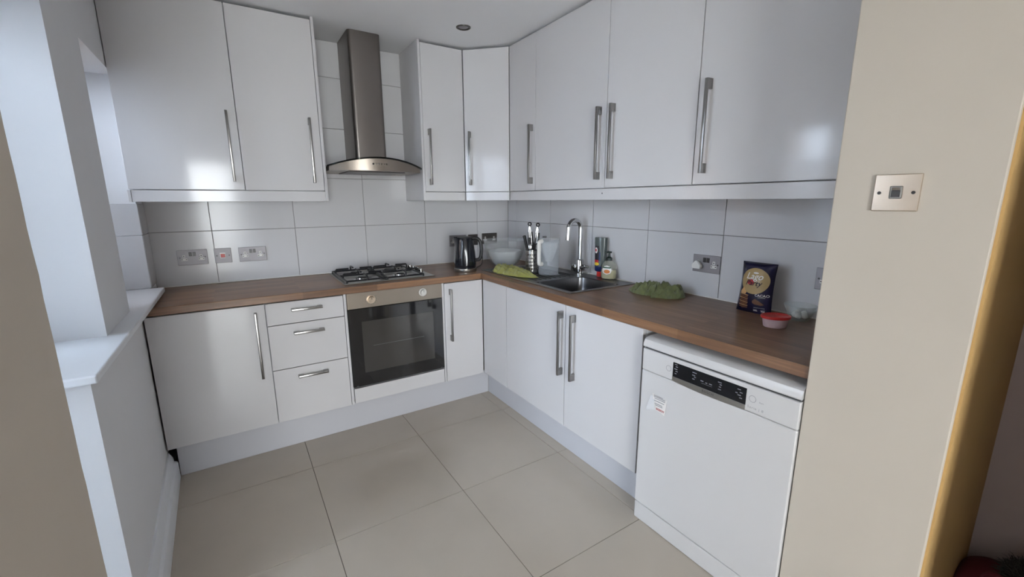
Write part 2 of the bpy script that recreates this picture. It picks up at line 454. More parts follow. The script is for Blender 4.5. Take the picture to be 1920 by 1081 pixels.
# windows
def window(name, F, s0, s1, z0, z1, d, splits, bars=(), fw=0.055, th=0.06, glass='window_glass'):
    bm = bmesh.new()
    bx(bm, (s0, d - th, z0), (s0 + fw, d, z1), F); bx(bm, (s1 - fw, d - th, z0), (s1, d, z1), F)
    bx(bm, (s0 + fw, d - th, z0), (s1 - fw, d, z0 + fw), F); bx(bm, (s0 + fw, d - th, z1 - fw), (s1 - fw, d, z1), F)
    for s in splits: bx(bm, (s - fw / 2, d - th, z0 + fw), (s + fw / 2, d, z1 - fw), F)
    for z in bars:
        ed = [s0 + fw] + list(splits) + [s1 - fw]
        bx(bm, (s0 + fw, d - th + 0.005, z - fw / 2), (s1 - fw, d - 0.005, z + fw / 2), F)
    w = struct(name, bm, 'frame_white')
    ed = [s0 + fw / 2] + list(splits) + [s1 - fw / 2]; zz = [z0 + fw] + list(bars) + [z1 - fw]
    for a, c in zip(ed, ed[1:]):
        for e, f in zip(zz, zz[1:]):
            obj('pane', box((a + fw / 2, d - th * 0.55, e), (c - fw / 2, d - th * 0.45, f), F), glass, w)
    return w
window('window_1', FL, -0.812, -0.2, 0.979, 2.082, -2.78, (), glass='cool_dim_glass')
window('window_2', FL, -1.66, -1.233, 0.979, 2.082, -2.78, (), glass='cool_dim_glass')
window('door_1', FL, -2.19, -1.66, 0.0, 2.082, -2.78, (), (), fw=0.06, glass='cool_dim_glass')
window('window_3', Frame((0, -6.5, 0), (-1, 0, 0), (0, 1, 0)), 1.94, 3.50, 0.0, RZ1, -0.03, (2.72,), fw=0.07)
# ground outside
struct('ground', box((-14, -16, -0.16), (6, 4, -0.08)), 'patio')
struct('sky_screen_low', box((-4.15, -2.0, -0.08), (-4.0, -0.75, 1.88)), 'screen_pale')  # unseen screen added to cut sky light through the side openings
struct('sky_screen_tall', box((-4.25, -0.75, -0.08), (-4.0, 2.5, 3.1)), 'screen_brown')  # unseen taller screen added to weaken light through the far window

# ------------------------------------------------------------------ cabinet parts
def handle(F, s, d, z0, z1, parent, horizontal=False, length=None):
    """flat steel bar on two block feet; vertical at s between z0..z1"""
    bm = bmesh.new(); w = 0.0065
    if horizontal:
        h = z0; a, c = s - length / 2, s + length / 2
        bx(bm, (a, d + 0.026, h - w), (c, d + 0.037, h + w), F, bevel=0.002)
        for t in (a, c - 0.028): bx(bm, (t, d - 0.001, h - w), (t + 0.028, d + 0.028, h + w), F, bevel=0.0015)
    else:
        bx(bm, (s - w, d + 0.026, z0), (s + w, d + 0.037, z1), F, bevel=0.002)
        for t in (z0, z1 - 0.040): bx(bm, (s - w, d - 0.001, t), (s + w, d + 0.028, t + 0.040), F, bevel=0.0015)
    return obj('handle', bm, 'handle_steel', parent, smooth=35)
G = 0.0020
def front(name, F, s0, s1, z0, z1, d, parent, m='gloss_white', th=0.018):
    return obj(name, box((s0 + G, d - th, z0 + G), (s1 - G, d, z1 - G), F, bevel=0.0012, seg=2), m, parent)
def carcass(F, s0, s1, z0, z1, d, parent, d0=0.012):
    return obj('body', box((s0 + 0.0005, d0, z0), (s1 - 0.0005, d - 0.040, z1), F), 'carcass_white', parent)

# ------------------------------------------------------------------ base units, oven wall
A0, A1, A2, A3, A4, A5 = -2.484, -1.9685, -1.557, -1.540, -0.918, -0.602
def base(F, s, label, name='base_cabinet', cat='cabinet', group='white gloss base cabinets'):
    p = F(s, 0.3, 0.18); return thing(name, label, cat, p, group)
t = base(FB, (A0 + A1) / 2, 'wide white gloss base cabinet in the corner under the window sill')
carcass(FB, A0, A1, ZB, 0.900, DB, t)
dr = front('door', FB, A0, A1, ZB, ZT, DB, t); handle(FB, -2.018, DB, 0.482, 0.858, dr)
t = base(FB, (A1 + A2) / 2, 'white gloss three-drawer unit left of the oven', 'drawer_cabinet')
carcass(FB, A1, A2, ZB, 0.900, DB, t)
for z0, z1, hz in ((0.768, ZT, 0.850), (0.504, 0.768, 0.713), (ZB, 0.504, 0.451)):
    d = front('drawer', FB, A1, A2, z0, z1, DB, t); handle(FB, -1.760, DB, hz, hz, d, True, 0.164)
# oven housing: side gables, panel below
t = base(FB, (A3 + A4) / 2, 'white housing around the built-in oven with a plain panel below', 'oven_housing')
obj('side_panel', box((A2 + 0.001, 0.012, ZB), (A3 - 0.001, DB - 0.001, 0.903), FB, bevel=0.0008, seg=1), 'gloss_white', t)
obj('side_panel', box((A4 + 0.001, 0.012, ZB), (-0.9035, DB - 0.001, 0.903), FB, bevel=0.0008, seg=1), 'gloss_white', t)
front('lower_panel', FB, A3 + 0.002, A4 - 0.001, ZB + 0.003, 0.287, DB, t)
obj('shelf', box((A3, 0.012, 0.200), (A4, DB - 0.03, 0.290), FB), 'carcass_white', t)
# oven
t = thing('built_in_oven', 'black glass built-in oven with steel control panel and two knobs', 'oven', FB(-1.229, 0.3, 0.292))
obj('body', box((A3 + 0.004, 0.05, 0.295), (A4 - 0.004, DB - 0.022, 0.899), FB), 'gap_dark', t)
cp = obj('control_panel', box((A3 + 0.001, DB - 0.022, 0.803), (A4 - 0.001, DB + 0.004, 0.903), FB, bevel=0.002), 'steel_panel', t)
for s, z in ((-1.395, 0.853), (-1.057, 0.858)):
    bm = bmesh.new(); disc(bm, FB, s, DB + 0.004, DB + 0.010, z, 0.026, 28); disc(bm, FB, s, DB + 0.009, DB + 0.030, z, 0.021, 28, 0.018)
    k = obj('knob', bm, 'plate_brass' if s < -1.2 else 'knob_silver', cp, smooth=40)
    bm = bmesh.new()
    for i in range(11):
        a = math.radians(-210 + i * 24); disc(bm, FB, s + 0.034 * math.cos(a), DB + 0.0042, DB + 0.0048, z + 0.034 * math.sin(a), 0.0014, 6)
    bx(bm, (s - 0.0012, DB + 0.0302, z + 0.002), (s + 0.0012, DB + 0.0308, z + 0.016), FB)
    obj('dial_marks', bm, 'print_black', cp)['kind'] = 'stuff'
dg = obj('door', box((A3 + 0.001, DB - 0.02, 0.297), (A4 - 0.001, DB + 0.004, 0.801), FB, bevel=0.002), 'oven_glass', t)
obj('window', box((-1.462, DB + 0.002, 0.382), (-0.988, DB + 0.0046, 0.717), FB), 'oven_window', dg)
bm = bmesh.new(); bx(bm, (-1.40, DB + 0.0046, 0.552), (-1.06, DB + 0.0049, 0.5545), FB); obj('rack_line', bm, 'grey_plastic', dg)
for s in (A3 + 0.02, A4 - 0.03): obj('hinge_clip', box((s, DB + 0.0035, 0.301), (s + 0.012, DB + 0.006, 0.306), FB), 'grey_plastic', dg)
# narrow unit
t = base(FB, -0.753, 'narrow white gloss base cabinet between the oven and the corner')
carcass(FB, -0.903, A5, ZB, 0.900, DB, t)
dr = front('door', FB, -0.902, A5 - 0.001, ZB, ZT, DB, t); handle(FB, -0.861, DB, 0.486, 0.856, dr)
# sink unit on the right run
t = thing('sink_cabinet', 'white gloss two-door corner cabinet under the sink', 'cabinet', FR(1.35, 0.3, 0.18), 'white gloss base cabinets')
obj('body', box((0.62, 0.012, ZB), (2.058, 0.10, 0.900), FR), 'carcass_white', t)
obj('side_panel', box((2.040, 0.012, ZB), (2.0595, DB - 0.020, 0.903), FR), 'carcass_white', t)
obj('base_panel', box((0.62, 0.10, ZB), (2.04, DB - 0.021, 0.215), FR), 'carcass_white', t)
front('corner_panel', FR, DB + 0.001, 0.920, ZB, ZT, DB, t)
dr = front('door', FR, 0.920, 1.529, ZB, ZT, DB, t); handle(FR, 1.506, DB, 0.491, 0.859, dr)
dr = front('door', FR, 1.530, 2.060, ZB, ZT, DB, t); handle(FR, 1.609, DB, 0.491, 0.859, dr)
# plinths
tag(obj('plinth', box((-2.452, 0.537, 0.001), (-0.541, 0.555, 0.181), FB, bevel=0.001, seg=1), 'satin_white'), 'long white plinth under the oven-wall base cabinets', 'plinth', 'kitchen plinths')
tag(obj('plinth', box((0.5565, 0.523, 0.001), (2.088, 0.541, 0.181), FR, bevel=0.001, seg=1), 'satin_white'), 'white plinth under the sink cabinet', 'plinth', 'kitchen plinths')

# ------------------------------------------------------------------ worktop (L shape, cut out for the sink)
wt = thing('worktop', 'dark brown wooden L-shaped kitchen worktop', 'worktop', (-1.2, -0.3, ZW0))
obj('back_run', box((-2.486, 0.002, ZW0), (-0.621, 0.620, ZW), FB, bevel=0.003, seg=2), 'wood_x', wt)
bm = bmesh.new()
SX0, SX1, SY0, SY1 = 0.125, 0.512, 1.125, 1.472    # basin cut-out in FR coords (d, s)
for a, c, e, f in ((0.002, SY0, 0.002, 0.620), (SY0, SY1, 0.002, SX0), (SY0, SY1, SX1, 0.620), (SY1, 2.7155, 0.002, 0.620)):
    bx(bm, (a, e, ZW0), (c, f, ZW), FR)
bmesh.ops.remove_doubles(bm, verts=bm.verts[:], dist=0.0001)
obj('right_run', bm, 'wood_y', wt)
bm = bmesh.new(); bx(bm, (-2.485, 0.0005, ZW), (-0.001, 0.006, ZW + 0.006), FB, bevel=0.002); bx(bm, (0.001, 0.0005, ZW), (2.714, 0.006, ZW + 0.006), FR, bevel=0.002)
obj('sealant_bead', bm, 'sealant', wt)

# ------------------------------------------------------------------ wall units
def wallunit(F, s0, s1, label, hs=None, name='wall_cabinet'):
    t = thing(name, label, 'cabinet', F((s0 + s1) / 2, 0.18, UB), 'white gloss wall cabinets')
    carcass(F, s0, s1, UB, 2.478, DU, t)
    d = front('door', F, s0, s1, UB, UT, DU, t)
    if hs is not None: handle(F, hs, DU, 1.560, 1.932, d)
    return t
wallunit(FB, -2.489, -1.982, 'white gloss wall cabinet at the far left beside the window', -2.029)
t = wallunit(FB, -1.982, -1.563, 'white gloss wall cabinet just left of the cooker hood', -1.619)
obj('end_panel', box((-1.5625, 0.001, PB), (-1.547, DU + 0.002, CEIL - 0.001), FB, bevel=0.0008, seg=1), 'gloss_white', t)
t = wallunit(FB, -0.907, -0.597, 'narrow white gloss wall cabinet just right of the cooker hood', -0.868)
obj('end_panel', box((-0.923, 0.001, PB), (-0.9075, DU + 0.002, CEIL - 0.001), FB, bevel=0.0008, seg=1), 'gloss_white', t)
# diagonal corner unit
r2 = math.sqrt(0.5)
FD = Frame((-0.597, -DU, 0), (1, -1, 0), (-1, -1, 0)); LD = math.hypot(0.597 - 0.360, 0.597 - 0.360)
t = thing('corner_wall_cabinet', 'diagonal white gloss wall cabinet in the corner', 'cabinet', (-0.3, -0.3, UB), 'white gloss wall cabinets')
bm = bmesh.new(); q = 0.024
plan(bm, [(-0.012, -0.012), (-0.596, -0.012), (-0.596, -DU + 0.008), (-0.5875 , -DU), (-DU, -0.5875), (-DU + 0.008, -0.596), (-0.012, -0.596)], UB, 2.478)
for v in bm.verts:
    if v.co.x < -0.3 and v.co.y < -0.3: v.co.x += 0.018; v.co.y += 0.018
obj('body', bm, 'carcass_white', t)
d = obj('door', box((0.004, -0.018, UB + G), (LD - 0.004, 0.0, UT - G), FD, bevel=0.0012), 'gloss_white', t)
handle(FD, 0.046, 0.0, 1.562, 1.932, d)
# right run
wallunit(FR, 0.597, 0.905, 'narrow white gloss wall cabinet next to the diagonal corner cabinet', 0.873)
wallunit(FR, 0.905, 1.541, 'wide white gloss wall cabinet above the sink with its handle on the right', 1.498)
wallunit(FR, 1.541, 2.074, 'white gloss wall cabinet second from the cream partition wall', 1.596)
wallunit(FR, 2.074, 2.710, 'white gloss wall cabinet beside the cream partition wall', 2.129)
# pelmets
bm = bmesh.new(); bx(bm, (-2.480, DU - 0.022, PB), (-1.563, DU - 0.003, UB - 0.003), FB, bevel=0.001, seg=1)
t = thing('pelmet', 'white gloss pelmet strip under the left wall cabinets', 'pelmet', FB(-2.02, DU, PB), 'wall cabinet pelmets')
obj('front_strip', bm, 'gloss_white', t)
obj('end_strip', box((-2.494, 0.21, PB), (-2.4805, DU - 0.001, UB - 0.003), FB, bevel=0.001, seg=1), 'gloss_white', t)
t = thing('pelmet', 'white gloss pelmet strip under the right and corner wall cabinets', 'pelmet', (-0.34, -1.4, PB), 'wall cabinet pelmets')
obj('front_strip', box((-0.907, DU - 0.022, PB), (-0.600, DU - 0.003, UB - 0.003), FB, bevel=0.001, seg=1), 'gloss_white', t)
obj('front_strip', box((0.004, -0.022, PB), (LD - 0.004, -0.003, UB - 0.003), FD, bevel=0.001, seg=1), 'gloss_white', t)
obj('front_strip', box((0.600, DU - 0.022, PB), (2.712, DU - 0.003, UB - 0.003), FR, bevel=0.001, seg=1), 'gloss_white', t)
bm = bmesh.new(); disc(bm, FR, 1.525, DU - 0.0032, DU - 0.0026, 1.487, 0.004, 10); obj('screw_hole', bm, 'gap_dark', t)

# ================================================================== appliances
# cooker hood: square chimney, curved glass visor, steel canopy with buttons
HX = -1.2450
t = thing('cooker_hood', 'stainless steel cooker hood with curved glass visor and chimney', 'cooker hood', (HX, -0.2, 1.63))
bm = bmesh.new(); w = 0.0995; rr = 0.022; pl = []
for cx, cy, a0 in ((HX + w - rr, -0.300 + rr, -90), (HX + w, -0.003, None), (HX - w, -0.003, None), (HX - w + rr, -0.300 + rr, 180)):
    if a0 is None: pl.append((cx, cy))
    else: pl += [(cx + rr * math.cos(math.radians(a0 + 15 * i)), cy + rr * math.sin(math.radians(a0 + 15 * i))) for i in range(7)]
plan(bm, pl, 1.70, CEIL - 0.002); obj('chimney', bm, 'steel_hood', t, smooth=30)
HW = 0.302
def hz(x): return 1.716 - 0.052 * ((x - HX) / HW) ** 2
def hy(x): return -0.500 + 0.10 * ((x - HX) / HW) ** 2
NX = 28
def canopy(z_lo, z_hi, hw, inset):
    bm = bmesh.new(); T = []; 
    for i in range(NX + 1):
        x = HX - hw + 2 * hw * i / NX
        T.append([bm.verts.new((x, hy(x) + inset, z_hi(x))), bm.verts.new((x, hy(x) + inset, z_lo(x))), bm.verts.new((x, -0.004, z_lo(x))), bm.verts.new((x, -0.004, z_hi(x)))])
    for A, B in zip(T, T[1:]):
        for k in range(4):
            m = (k + 1) % 4; bm.faces.new((A[k], A[m], B[m], B[k]))
    bm.faces.new(T[0]); bm.faces.new(T[-1]); return bm
cn = obj('canopy', canopy(lambda x: 1.636 + 0.0 * x, lambda x: max(1.640, hz(x) - 0.006), HW - 0.012, 0.012), 'steel_panel', t, smooth=30)
for v in cn.data.vertices: pass
obj('glass_visor', canopy(lambda x: hz(x) - 0.005, lambda x: hz(x) + 0.003, HW, 0.0), 'hood_glass', t, smooth=30)
for i in range(6):
    bm = bmesh.new(); x = -1.292 + i * 0.0165
    disc(bm, FB, x, -hy(x) - 0.014, -hy(x) - 0.009, 1.677, 0.0055, 14); obj('button', bm, 'chrome' if i else 'black_plastic', cn)
obj('filter_grille', box((-1.42, 0.10, 1.630), (-1.07, 0.42, 1.636), FB), 'plate_dark', t)

# gas hob
t = thing('gas_hob', 'steel four-burner gas hob with black pan supports', 'hob', (-1.23, -0.29, ZW))
HZ = 0.951
bm = box((-1.530, 0.045, ZW + 0.0005), (-0.938, 0.540, HZ), FB, bevel=0.002); pt = obj('hob_plate', bm, 'steel', t)
for (x, y, r) in ((-1.385, -0.405, 0.034), (-1.385, -0.175, 0.026), (-1.135, -0.405, 0.026), (-1.135, -0.175, 0.042)):
    bm = bmesh.new(); lathe(bm, [(r + 0.028, 0.0), (r + 0.026, 0.0035), (r + 0.006, 0.004), (r + 0.004, 0.010), (0, 0.010)], (x, y, HZ - 0.0005), 28)
    u = obj('burner', bm, 'chrome', t, smooth=35)
    bm = bmesh.new(); lathe(bm, [(r, 0.010), (r + 0.001, 0.013), (r - 0.003, 0.017), (0, 0.018)], (x, y, HZ - 0.0005), 28); obj('burner_cap', bm, 'iron', u, smooth=35)
def support(x0, x1):
    bm = bmesh.new(); y0, y1 = -0.515, -0.062; z = HZ + 0.012; R = 0.0058
    tube(bm, smooth_path([(x0, y0, z), (x1, y0, z)], 2), R, 8); tube(bm, [(x0, y1, z), (x1, y1, z)], R, 8)
    tube(bm, [(x0, y0, z), (x0, y1, z)], R, 8); tube(bm, [(x1, y0, z), (x1, y1, z)], R, 8)
    ym = (y0 + y1) / 2; tube(bm, [(x0, ym, z), (x1, ym, z)], R, 8)
    zt = HZ + 0.041; xm = (x0 + x1) / 2
    def finger(p, dx, dy, L):
        x, y = p; tube(bm, [(x, y, z), (x, y, zt - 0.008), (x + dx * 0.006, y + dy * 0.006, zt), (x + dx * L, y + dy * L, zt)], R, 8)
    for yc in (-0.405, -0.175):
        finger((x0, yc), 1, 0, 0.085); finger((x1, yc), -1, 0, 0.085)
    finger((xm, y0), 0, 1, 0.075); finger((xm, y1), 0, -1, 0.075); finger((xm, ym + 0.001), 0, 1, 0.075); finger((xm, ym - 0.001), 0, -1, 0.075)
    for fx in (x0, x1):
        for fy in (y0, y1): tube(bm, [(fx, fy, HZ), (fx, fy, z)], 0.006, 8)
    obj('pan_support', bm, 'iron', t, smooth=40)
support(-1.510, -1.264); support(-1.256, -1.010)
for i, y in enumerate((-0.14, -0.215, -0.29, -0.365)):
    bm = bmesh.new(); lathe(bm, [(0.020, 0), (0.020, 0.003), (0.016, 0.004), (0.0145, 0.022), (0.010, 0.024), (0, 0.024)], (-0.972, y, HZ - 0.0005), 24)
    bx(bm, (-0.975, y - 0.015, HZ + 0.018), (-0.969, y + 0.015, HZ + 0.029), bevel=0.002)
    obj('knob', bm, 'chrome', t, smooth=35)

# dishwasher
DX = 0.637; S0, S1 = 2.094, 2.7135
t = thing('dishwasher', 'white freestanding dishwasher with black display under the worktop end', 'dishwasher', FR(2.4, 0.35, 0))
obj('body', box((S0 + 0.004, 0.04, 0.020), (S1 - 0.004, DX - 0.04, 0.835), FR), 'appliance_white', t)
bm = bmesh.new(); prism(bm, [(0.04, 0.836), (DX - 0.002, 0.836), (DX, 0.840), (DX - 0.001, 0.852), (DX - 0.008, 0.866), (DX - 0.022, 0.874), (DX - 0.045, 0.877), (0.04, 0.877)], Frame((0, 0, 0), (-1, 0, 0), (0, -1, 0)), S0, S1)
obj('top_lid', bm, 'appliance_white', t, smooth=30)
obj('gap', box((S0 + 0.006, DX - 0.06, 0.826), (S1 - 0.006, DX - 0.010, 0.836), FR), 'gap_dark', t)
cp = obj('control_panel', box((S0, DX - 0.035, 0.7325), (S1, DX, 0.8285), FR, bevel=0.004, seg=3), 'appliance_white', t)
obj('display', box((2.248, DX - 0.01, 0.7520), (2.546, DX + 0.0012, 0.8130), FR, bevel=0.0006, seg=1), 'display_black', cp)
hb = bmesh.new(); bm = bmesh.new()   # recessed grip strip under the display, deeper in the middle
n = 16
for i in range(n):
    a, c = 2.248 + 0.298 * i / n, 2.248 + 0.298 * (i + 1) / n
    zz = lambda s: 0.7335 - 0.006 * (1 - ((s - 2.397) / 0.149) ** 2)
    bm.faces.new([bm.verts.new(FR(a, DX + 0.0008, zz(a))), bm.verts.new(FR(c, DX + 0.0008, zz(c))), bm.verts.new(FR(c, DX + 0.0016, 0.7518)), bm.verts.new(FR(a, DX + 0.0016, 0.7518))])
bmesh.ops.remove_doubles(bm, verts=bm.verts[:], dist=1e-5); obj('grip', bm, 'steel', cp)
lettering('BOSCH', 0.0135, FR, 2.405, DX + 0.0022, 0.7415, 'grey_plastic', cp, spacing=1.15)
for s, z in ((2.228, 0.779), (2.568, 0.783)):
    bm = bmesh.new(); ring(bm, FR, s, DX + 0.0007, z, 0.0108, 0.0122); obj('button_ring', bm, 'print_grey', cp)
    bm = bmesh.new(); disc(bm, FR, s, DX - 0.001, DX + 0.0006, z, 0.0105, 22); obj('button', bm, 'appliance_white', cp)
lettering('Serie | 8', 0.0125, FR, 2.580, DX + 0.0006, 0.7515, 'print_grey', cp, spacing=1.25)
lettering('Start', 0.008, FR, 2.598, DX + 0.0006, 0.779, 'print_grey', cp)
bm = bmesh.new()   # rows of tiny programme symbols on the display
for s, z, w in ((2.262, .806, .012), (2.266, .797, .010), (2.262, .787, .014), (2.266, .778, .010), (2.262, .768, .008), (2.345, .800, .018), (2.342, .789, .012), (2.348, .783, .008), (2.342, .774, .010),
                (2.378, .779, .012), (2.396, .777, .008), (2.413, .778, .012), (2.448, .799, .014), (2.452, .791, .008), (2.450, .782, .008), (2.449, .772, .012), (2.520, .800, .012), (2.528, .790, .010), (2.522, .779, .012), (2.528, .770, .010), (2.512, .785, .008)):
    bx(bm, (s - w / 2, DX + 0.0012, z - 0.0016), (s + w / 2, DX + 0.0016, z + 0.0016), FR)
bx(bm, (2.376, DX + 0.0012, .7700), (2.420, DX + 0.0016, .7708), FR)
o = obj('display_symbols', bm, 'print_grey', cp); o['kind'] = 'stuff'
do = obj('door', box((S0, DX - 0.04, 0.0885), (S1, DX, 0.7305), FR, bevel=0.005, seg=3), 'appliance_white', t)
# two paper stickers, one peeling
def card(pts, th, m, parent, name):
    bm = bmesh.new(); A = [bm.verts.new(FR(s, d, z)) for s, d, z in pts]; B = [bm.verts.new(FR(s, d + th, z)) for s, d, z in pts]
    bm.faces.new(A); bm.faces.new(B)
    for i in range(len(pts)):
        j = (i + 1) % len(pts); bm.faces.new((A[i], A[j], B[j], B[i]))
    return obj(name, bm, m, parent)
card([(2.150, DX + 0.0005, 0.632), (2.185, DX + 0.0005, 0.632), (2.180, DX + 0.0005, 0.575), (2.134, DX + 0.006, 0.562), (2.136, DX + 0.006, 0.574)], 0.0004, 'carcass_white', do, 'sticker')
st = card([(2.158, DX + 0.001, 0.644), (2.232, DX + 0.001, 0.636), (2.228, DX + 0.007, 0.570), (2.176, DX + 0.003, 0.577), (2.166, DX + 0.002, 0.610)], 0.0004, 'print_white', do, 'sticker')
bm = bmesh.new()
for k, (z, a, c) in enumerate(((.639, 2.166, 2.214), (.634, 2.168, 2.226), (.6275, 2.172, 2.226), (.6175, 2.172, 2.222), (.606, 2.176, 2.214), (.600, 2.180, 2.216))):
    bx(bm, (a, DX + 0.0035 + 0.0006 * k, z - 0.0013), (c, DX + 0.0038 + 0.0006 * k, z + 0.0013), FR)
o = obj('sticker_print', bm, 'print_grey', do); o['kind'] = 'stuff'
lettering('BOSCH', 0.012, FR, 2.206, DX + 0.0082, 0.585, 'print_red', do, bold=0.02)
obj('toe_kick', box((S0 + 0.001, DX - 0.045, 0.002), (S1 - 0.001, DX - 0.001, 0.0850), FR, bevel=0.004, seg=3), 'appliance_white', t)

# ================================================================== sink and tap
t = thing('sink', 'stainless steel inset sink with drainer and square bowl', 'sink', FR(1.0, 0.28, ZW))
ZS = ZW + 0.003
bm = bmesh.new()
R0, R1, Q0, Q1 = 0.030, 0.545, 0.497, 1.503      # d range, s range
b0, b1, c0, c1 = 0.130, 0.507, 1.130, 1.467      # basin mouth
for a, c, e, f in ((Q0, b1 * 0 + c0, R0, R1), (c0, c1, R0, b0), (c0, c1, b1, R1), (c1, Q1, R0, R1)):
    bx(bm, (a, e, ZW + 0.0003), (c, f, ZS), FR)
bmesh.ops.remove_doubles(bm, verts=bm.verts[:], dist=1e-5)
dk = obj('deck', bm, 'steel_sink', t)
bm = bmesh.new()   # raised rolled rim
tube(bm, [FR(Q0, R0, ZS), FR(Q1, R0, ZS), FR(Q1, R1, ZS), FR(Q0, R1, ZS), FR(Q0, R0, ZS)], 0.0035, 8); obj('rim', bm, 'steel', t, smooth=40)
bm = bmesh.new()   # basin, rounded corners, tapering
def rr_ring(s0, s1, d0, d1, r, z, n=6):
    out = []
    for cs, cd, a0 in ((s1 - r, d1 - r, 0), (s0 + r, d1 - r, 90), (s0 + r, d0 + r, 180), (s1 - r, d0 + r, 270)):
        for i in range(n + 1):
            a = math.radians(a0 + 90 * i / n); out.append(bm.verts.new(FR(cs + r * math.cos(a), cd + r * math.sin(a), z)))
    return out
prev = None
for k, (ins, z, r) in enumerate(((-0.004, ZS + 0.0005, 0.05), (0.004, ZS - 0.004, 0.05), (0.010, ZS - 0.06, 0.05), (0.016, 0.812, 0.05), (0.030, 0.797, 0.05), (0.055, 0.792, 0.05))):
    A = rr_ring(c0 + ins, c1 - ins, b0 + ins, b1 - ins, r, z)
    if prev:
        for i in range(len(A)):
            j = (i + 1) % len(A); bm.faces.new((prev[i], prev[j], A[j], A[i]))
    prev = A
bm.faces.new(prev); bs = obj('basin', bm, 'steel_sink', t, smooth=50)
bm = bmesh.new(); lathe(bm, [(0.040, 0.0), (0.038, 0.003), (0.026, 0.002), (0.020, -0.001), (0, -0.001)], FR(1.30, 0.32, 0.7925), 24); obj('waste', bm, 'chrome', bs, smooth=40)
for i in range(9):   # drainer ribs
    d = 0.150 + i * 0.040
    obj('drainer_rib', tube(bmesh.new(), [FR(0.56, d, ZS), FR(0.58, d, ZS + 0.0015), FR(1.05, d, ZS + 0.001), FR(1.08, d, ZS)], 0.004, 8, flat=0.6), 'steel_sink', dk, smooth=40)
t = thing('tap', 'chrome swan-neck mixer tap behind the sink', 'tap', (-0.062, -1.030, ZS))
TB = V((-0.062, -1.030, ZS))
bm = bmesh.new(); lathe(bm, [(0.033, 0), (0.033, 0.005), (0.029, 0.008), (0.029, 0.088), (0.026, 0.098), (0.017, 0.104)], TB, 28)
bd = obj('body', bm, 'chrome', t, smooth=35)
pts = [TB + V((0, 0, 0.09)), TB + V((0, 0, 0.20)), TB + V((0, 0, 0.312))]
for i in range(1, 13):
    a = PI * i / 12; pts.append(TB + V((-0.054 + 0.054 * math.cos(a), 0, 0.312 + 0.058 * math.sin(a))))
pts.append(TB + V((-0.110, 0, 0.26))); pts.append(TB + V((-0.112, 0, 0.238)))
obj('spout', tube(bmesh.new(), pts, 0.0150, 16), 'chrome', t, smooth=40)
bm = bmesh.new(); bx(bm, (TB.x - 0.026, TB.y + 0.020, TB.z + 0.012), (TB.x + 0.026, TB.y + 0.066, TB.z + 0.066), bevel=0.006); obj('side_block', bm, 'chrome', t, smooth=40)
bm = bmesh.new(); tube(bm, [TB + V((0, -0.022, 0.046)), TB + V((0, -0.062, 0.047))], 0.021, 18); lv = obj('valve', bm, 'chrome', t, smooth=40)
bm = bmesh.new(); tube(bm, smooth_path([TB + V((-0.004, -0.050, 0.058)), TB + V((-0.020, -0.085, 0.060)), TB + V((-0.030, -0.115, 0.064))], 4), 0.0095, 12, flat=0.6); obj('lever', bm, 'chrome', lv, smooth=40)

# ================================================================== sockets and switches
def plate(F, s, z, w, label, kind='double', m='plate_steel', cat='socket', group='metal wall sockets', d=0.0, name='wall_socket', h=0.092):
    t = thing(name, label, cat, F(s, d, z - h / 2), group)
    obj('plate', box((s - w / 2, d + 0.0003, z - h / 2), (s + w / 2, d + 0.006, z + h / 2), F, bevel=0.002), m, t)
    for k in (-1, 1):
        bm = bmesh.new(); disc(bm, F, s + k * (w / 2 - 0.013), d + 0.006, d + 0.0068, z, 0.0042, 12); obj('screw', bm, 'rocker_dark', t)
    if kind == 'double':
        for k in (-1, 1):
            obj('rocker', box((s + k * 0.010 - 0.0075, d + 0.005, z + 0.008), (s + k * 0.010 + 0.0075, d + 0.0095, z + 0.032), F, bevel=0.001), 'rocker_dark', t)
            c = s + k * 0.043
            it = obj('insert', box((c - 0.0165, d + 0.005, z - 0.019), (c + 0.0165, d + 0.0067, z - 0.004), F, bevel=0.0008), 'white_plastic', t)
            obj('insert', box((c - 0.007, d + 0.005, z - 0.001), (c + 0.007, d + 0.0067, z + 0.017), F, bevel=0.0008), 'white_plastic', t)
            for hs, hzz, hw, hh in ((-0.011, -0.0115, 0.0035, 0.0022), (0.011, -0.0115, 0.0035, 0.0022), (0, 0.008, 0.0022, 0.0045)):
                obj('pin_hole', box((c + hs - hw, d + 0.0062, z + hzz - hh), (c + hs + hw, d + 0.0070, z + hzz + hh), F), 'black_plastic', t)
    elif kind == 'cooker':
        obj('rocker_surround', box((s - 0.0165, d + 0.005, z - 0.017), (s + 0.0145, d + 0.008, z + 0.018), F, bevel=0.001), 'white_plastic', t)
        obj('rocker', box((s - 0.0125, d + 0.007, z - 0.012), (s + 0.0105, d + 0.0105, z + 0.010), F, bevel=0.001), 'wire_red', t)
    elif kind == 'light':
        obj('rocker_surround', box((s - 0.013, d + 0.005, z - 0.015), (s + 0.013, d + 0.0075, z + 0.017), F, bevel=0.003), 'steel', t)
        r = obj('rocker', box((s - 0.009, d + 0.007, z - 0.011), (s + 0.009, d + 0.0095, z + 0.006), F, bevel=0.001), 'rocker_dark', t)
        obj('rocker_top', box((s - 0.009, d + 0.007, z + 0.006), (s + 0.009, d + 0.0088, z + 0.014), F, bevel=0.001), 'chrome', t)
    elif kind == 'switch':
        obj('rocker', box((s - 0.008, d + 0.005, z - 0.012), (s + 0.008, d + 0.0095, z + 0.012), F, bevel=0.001), 'rocker_dark', t)
    return t
plate(FB, -2.295, 1.118, 0.152, 'steel double socket nearest the window, left of the red switch')
plate(FB, -2.139, 1.118, 0.091, 'small square plate with a red rocker between two double sockets', 'cooker', cat='switch', name='cooker_switch', group=None)
plate(FB, -1.977, 1.117, 0.154, 'steel double socket right of the red switch')
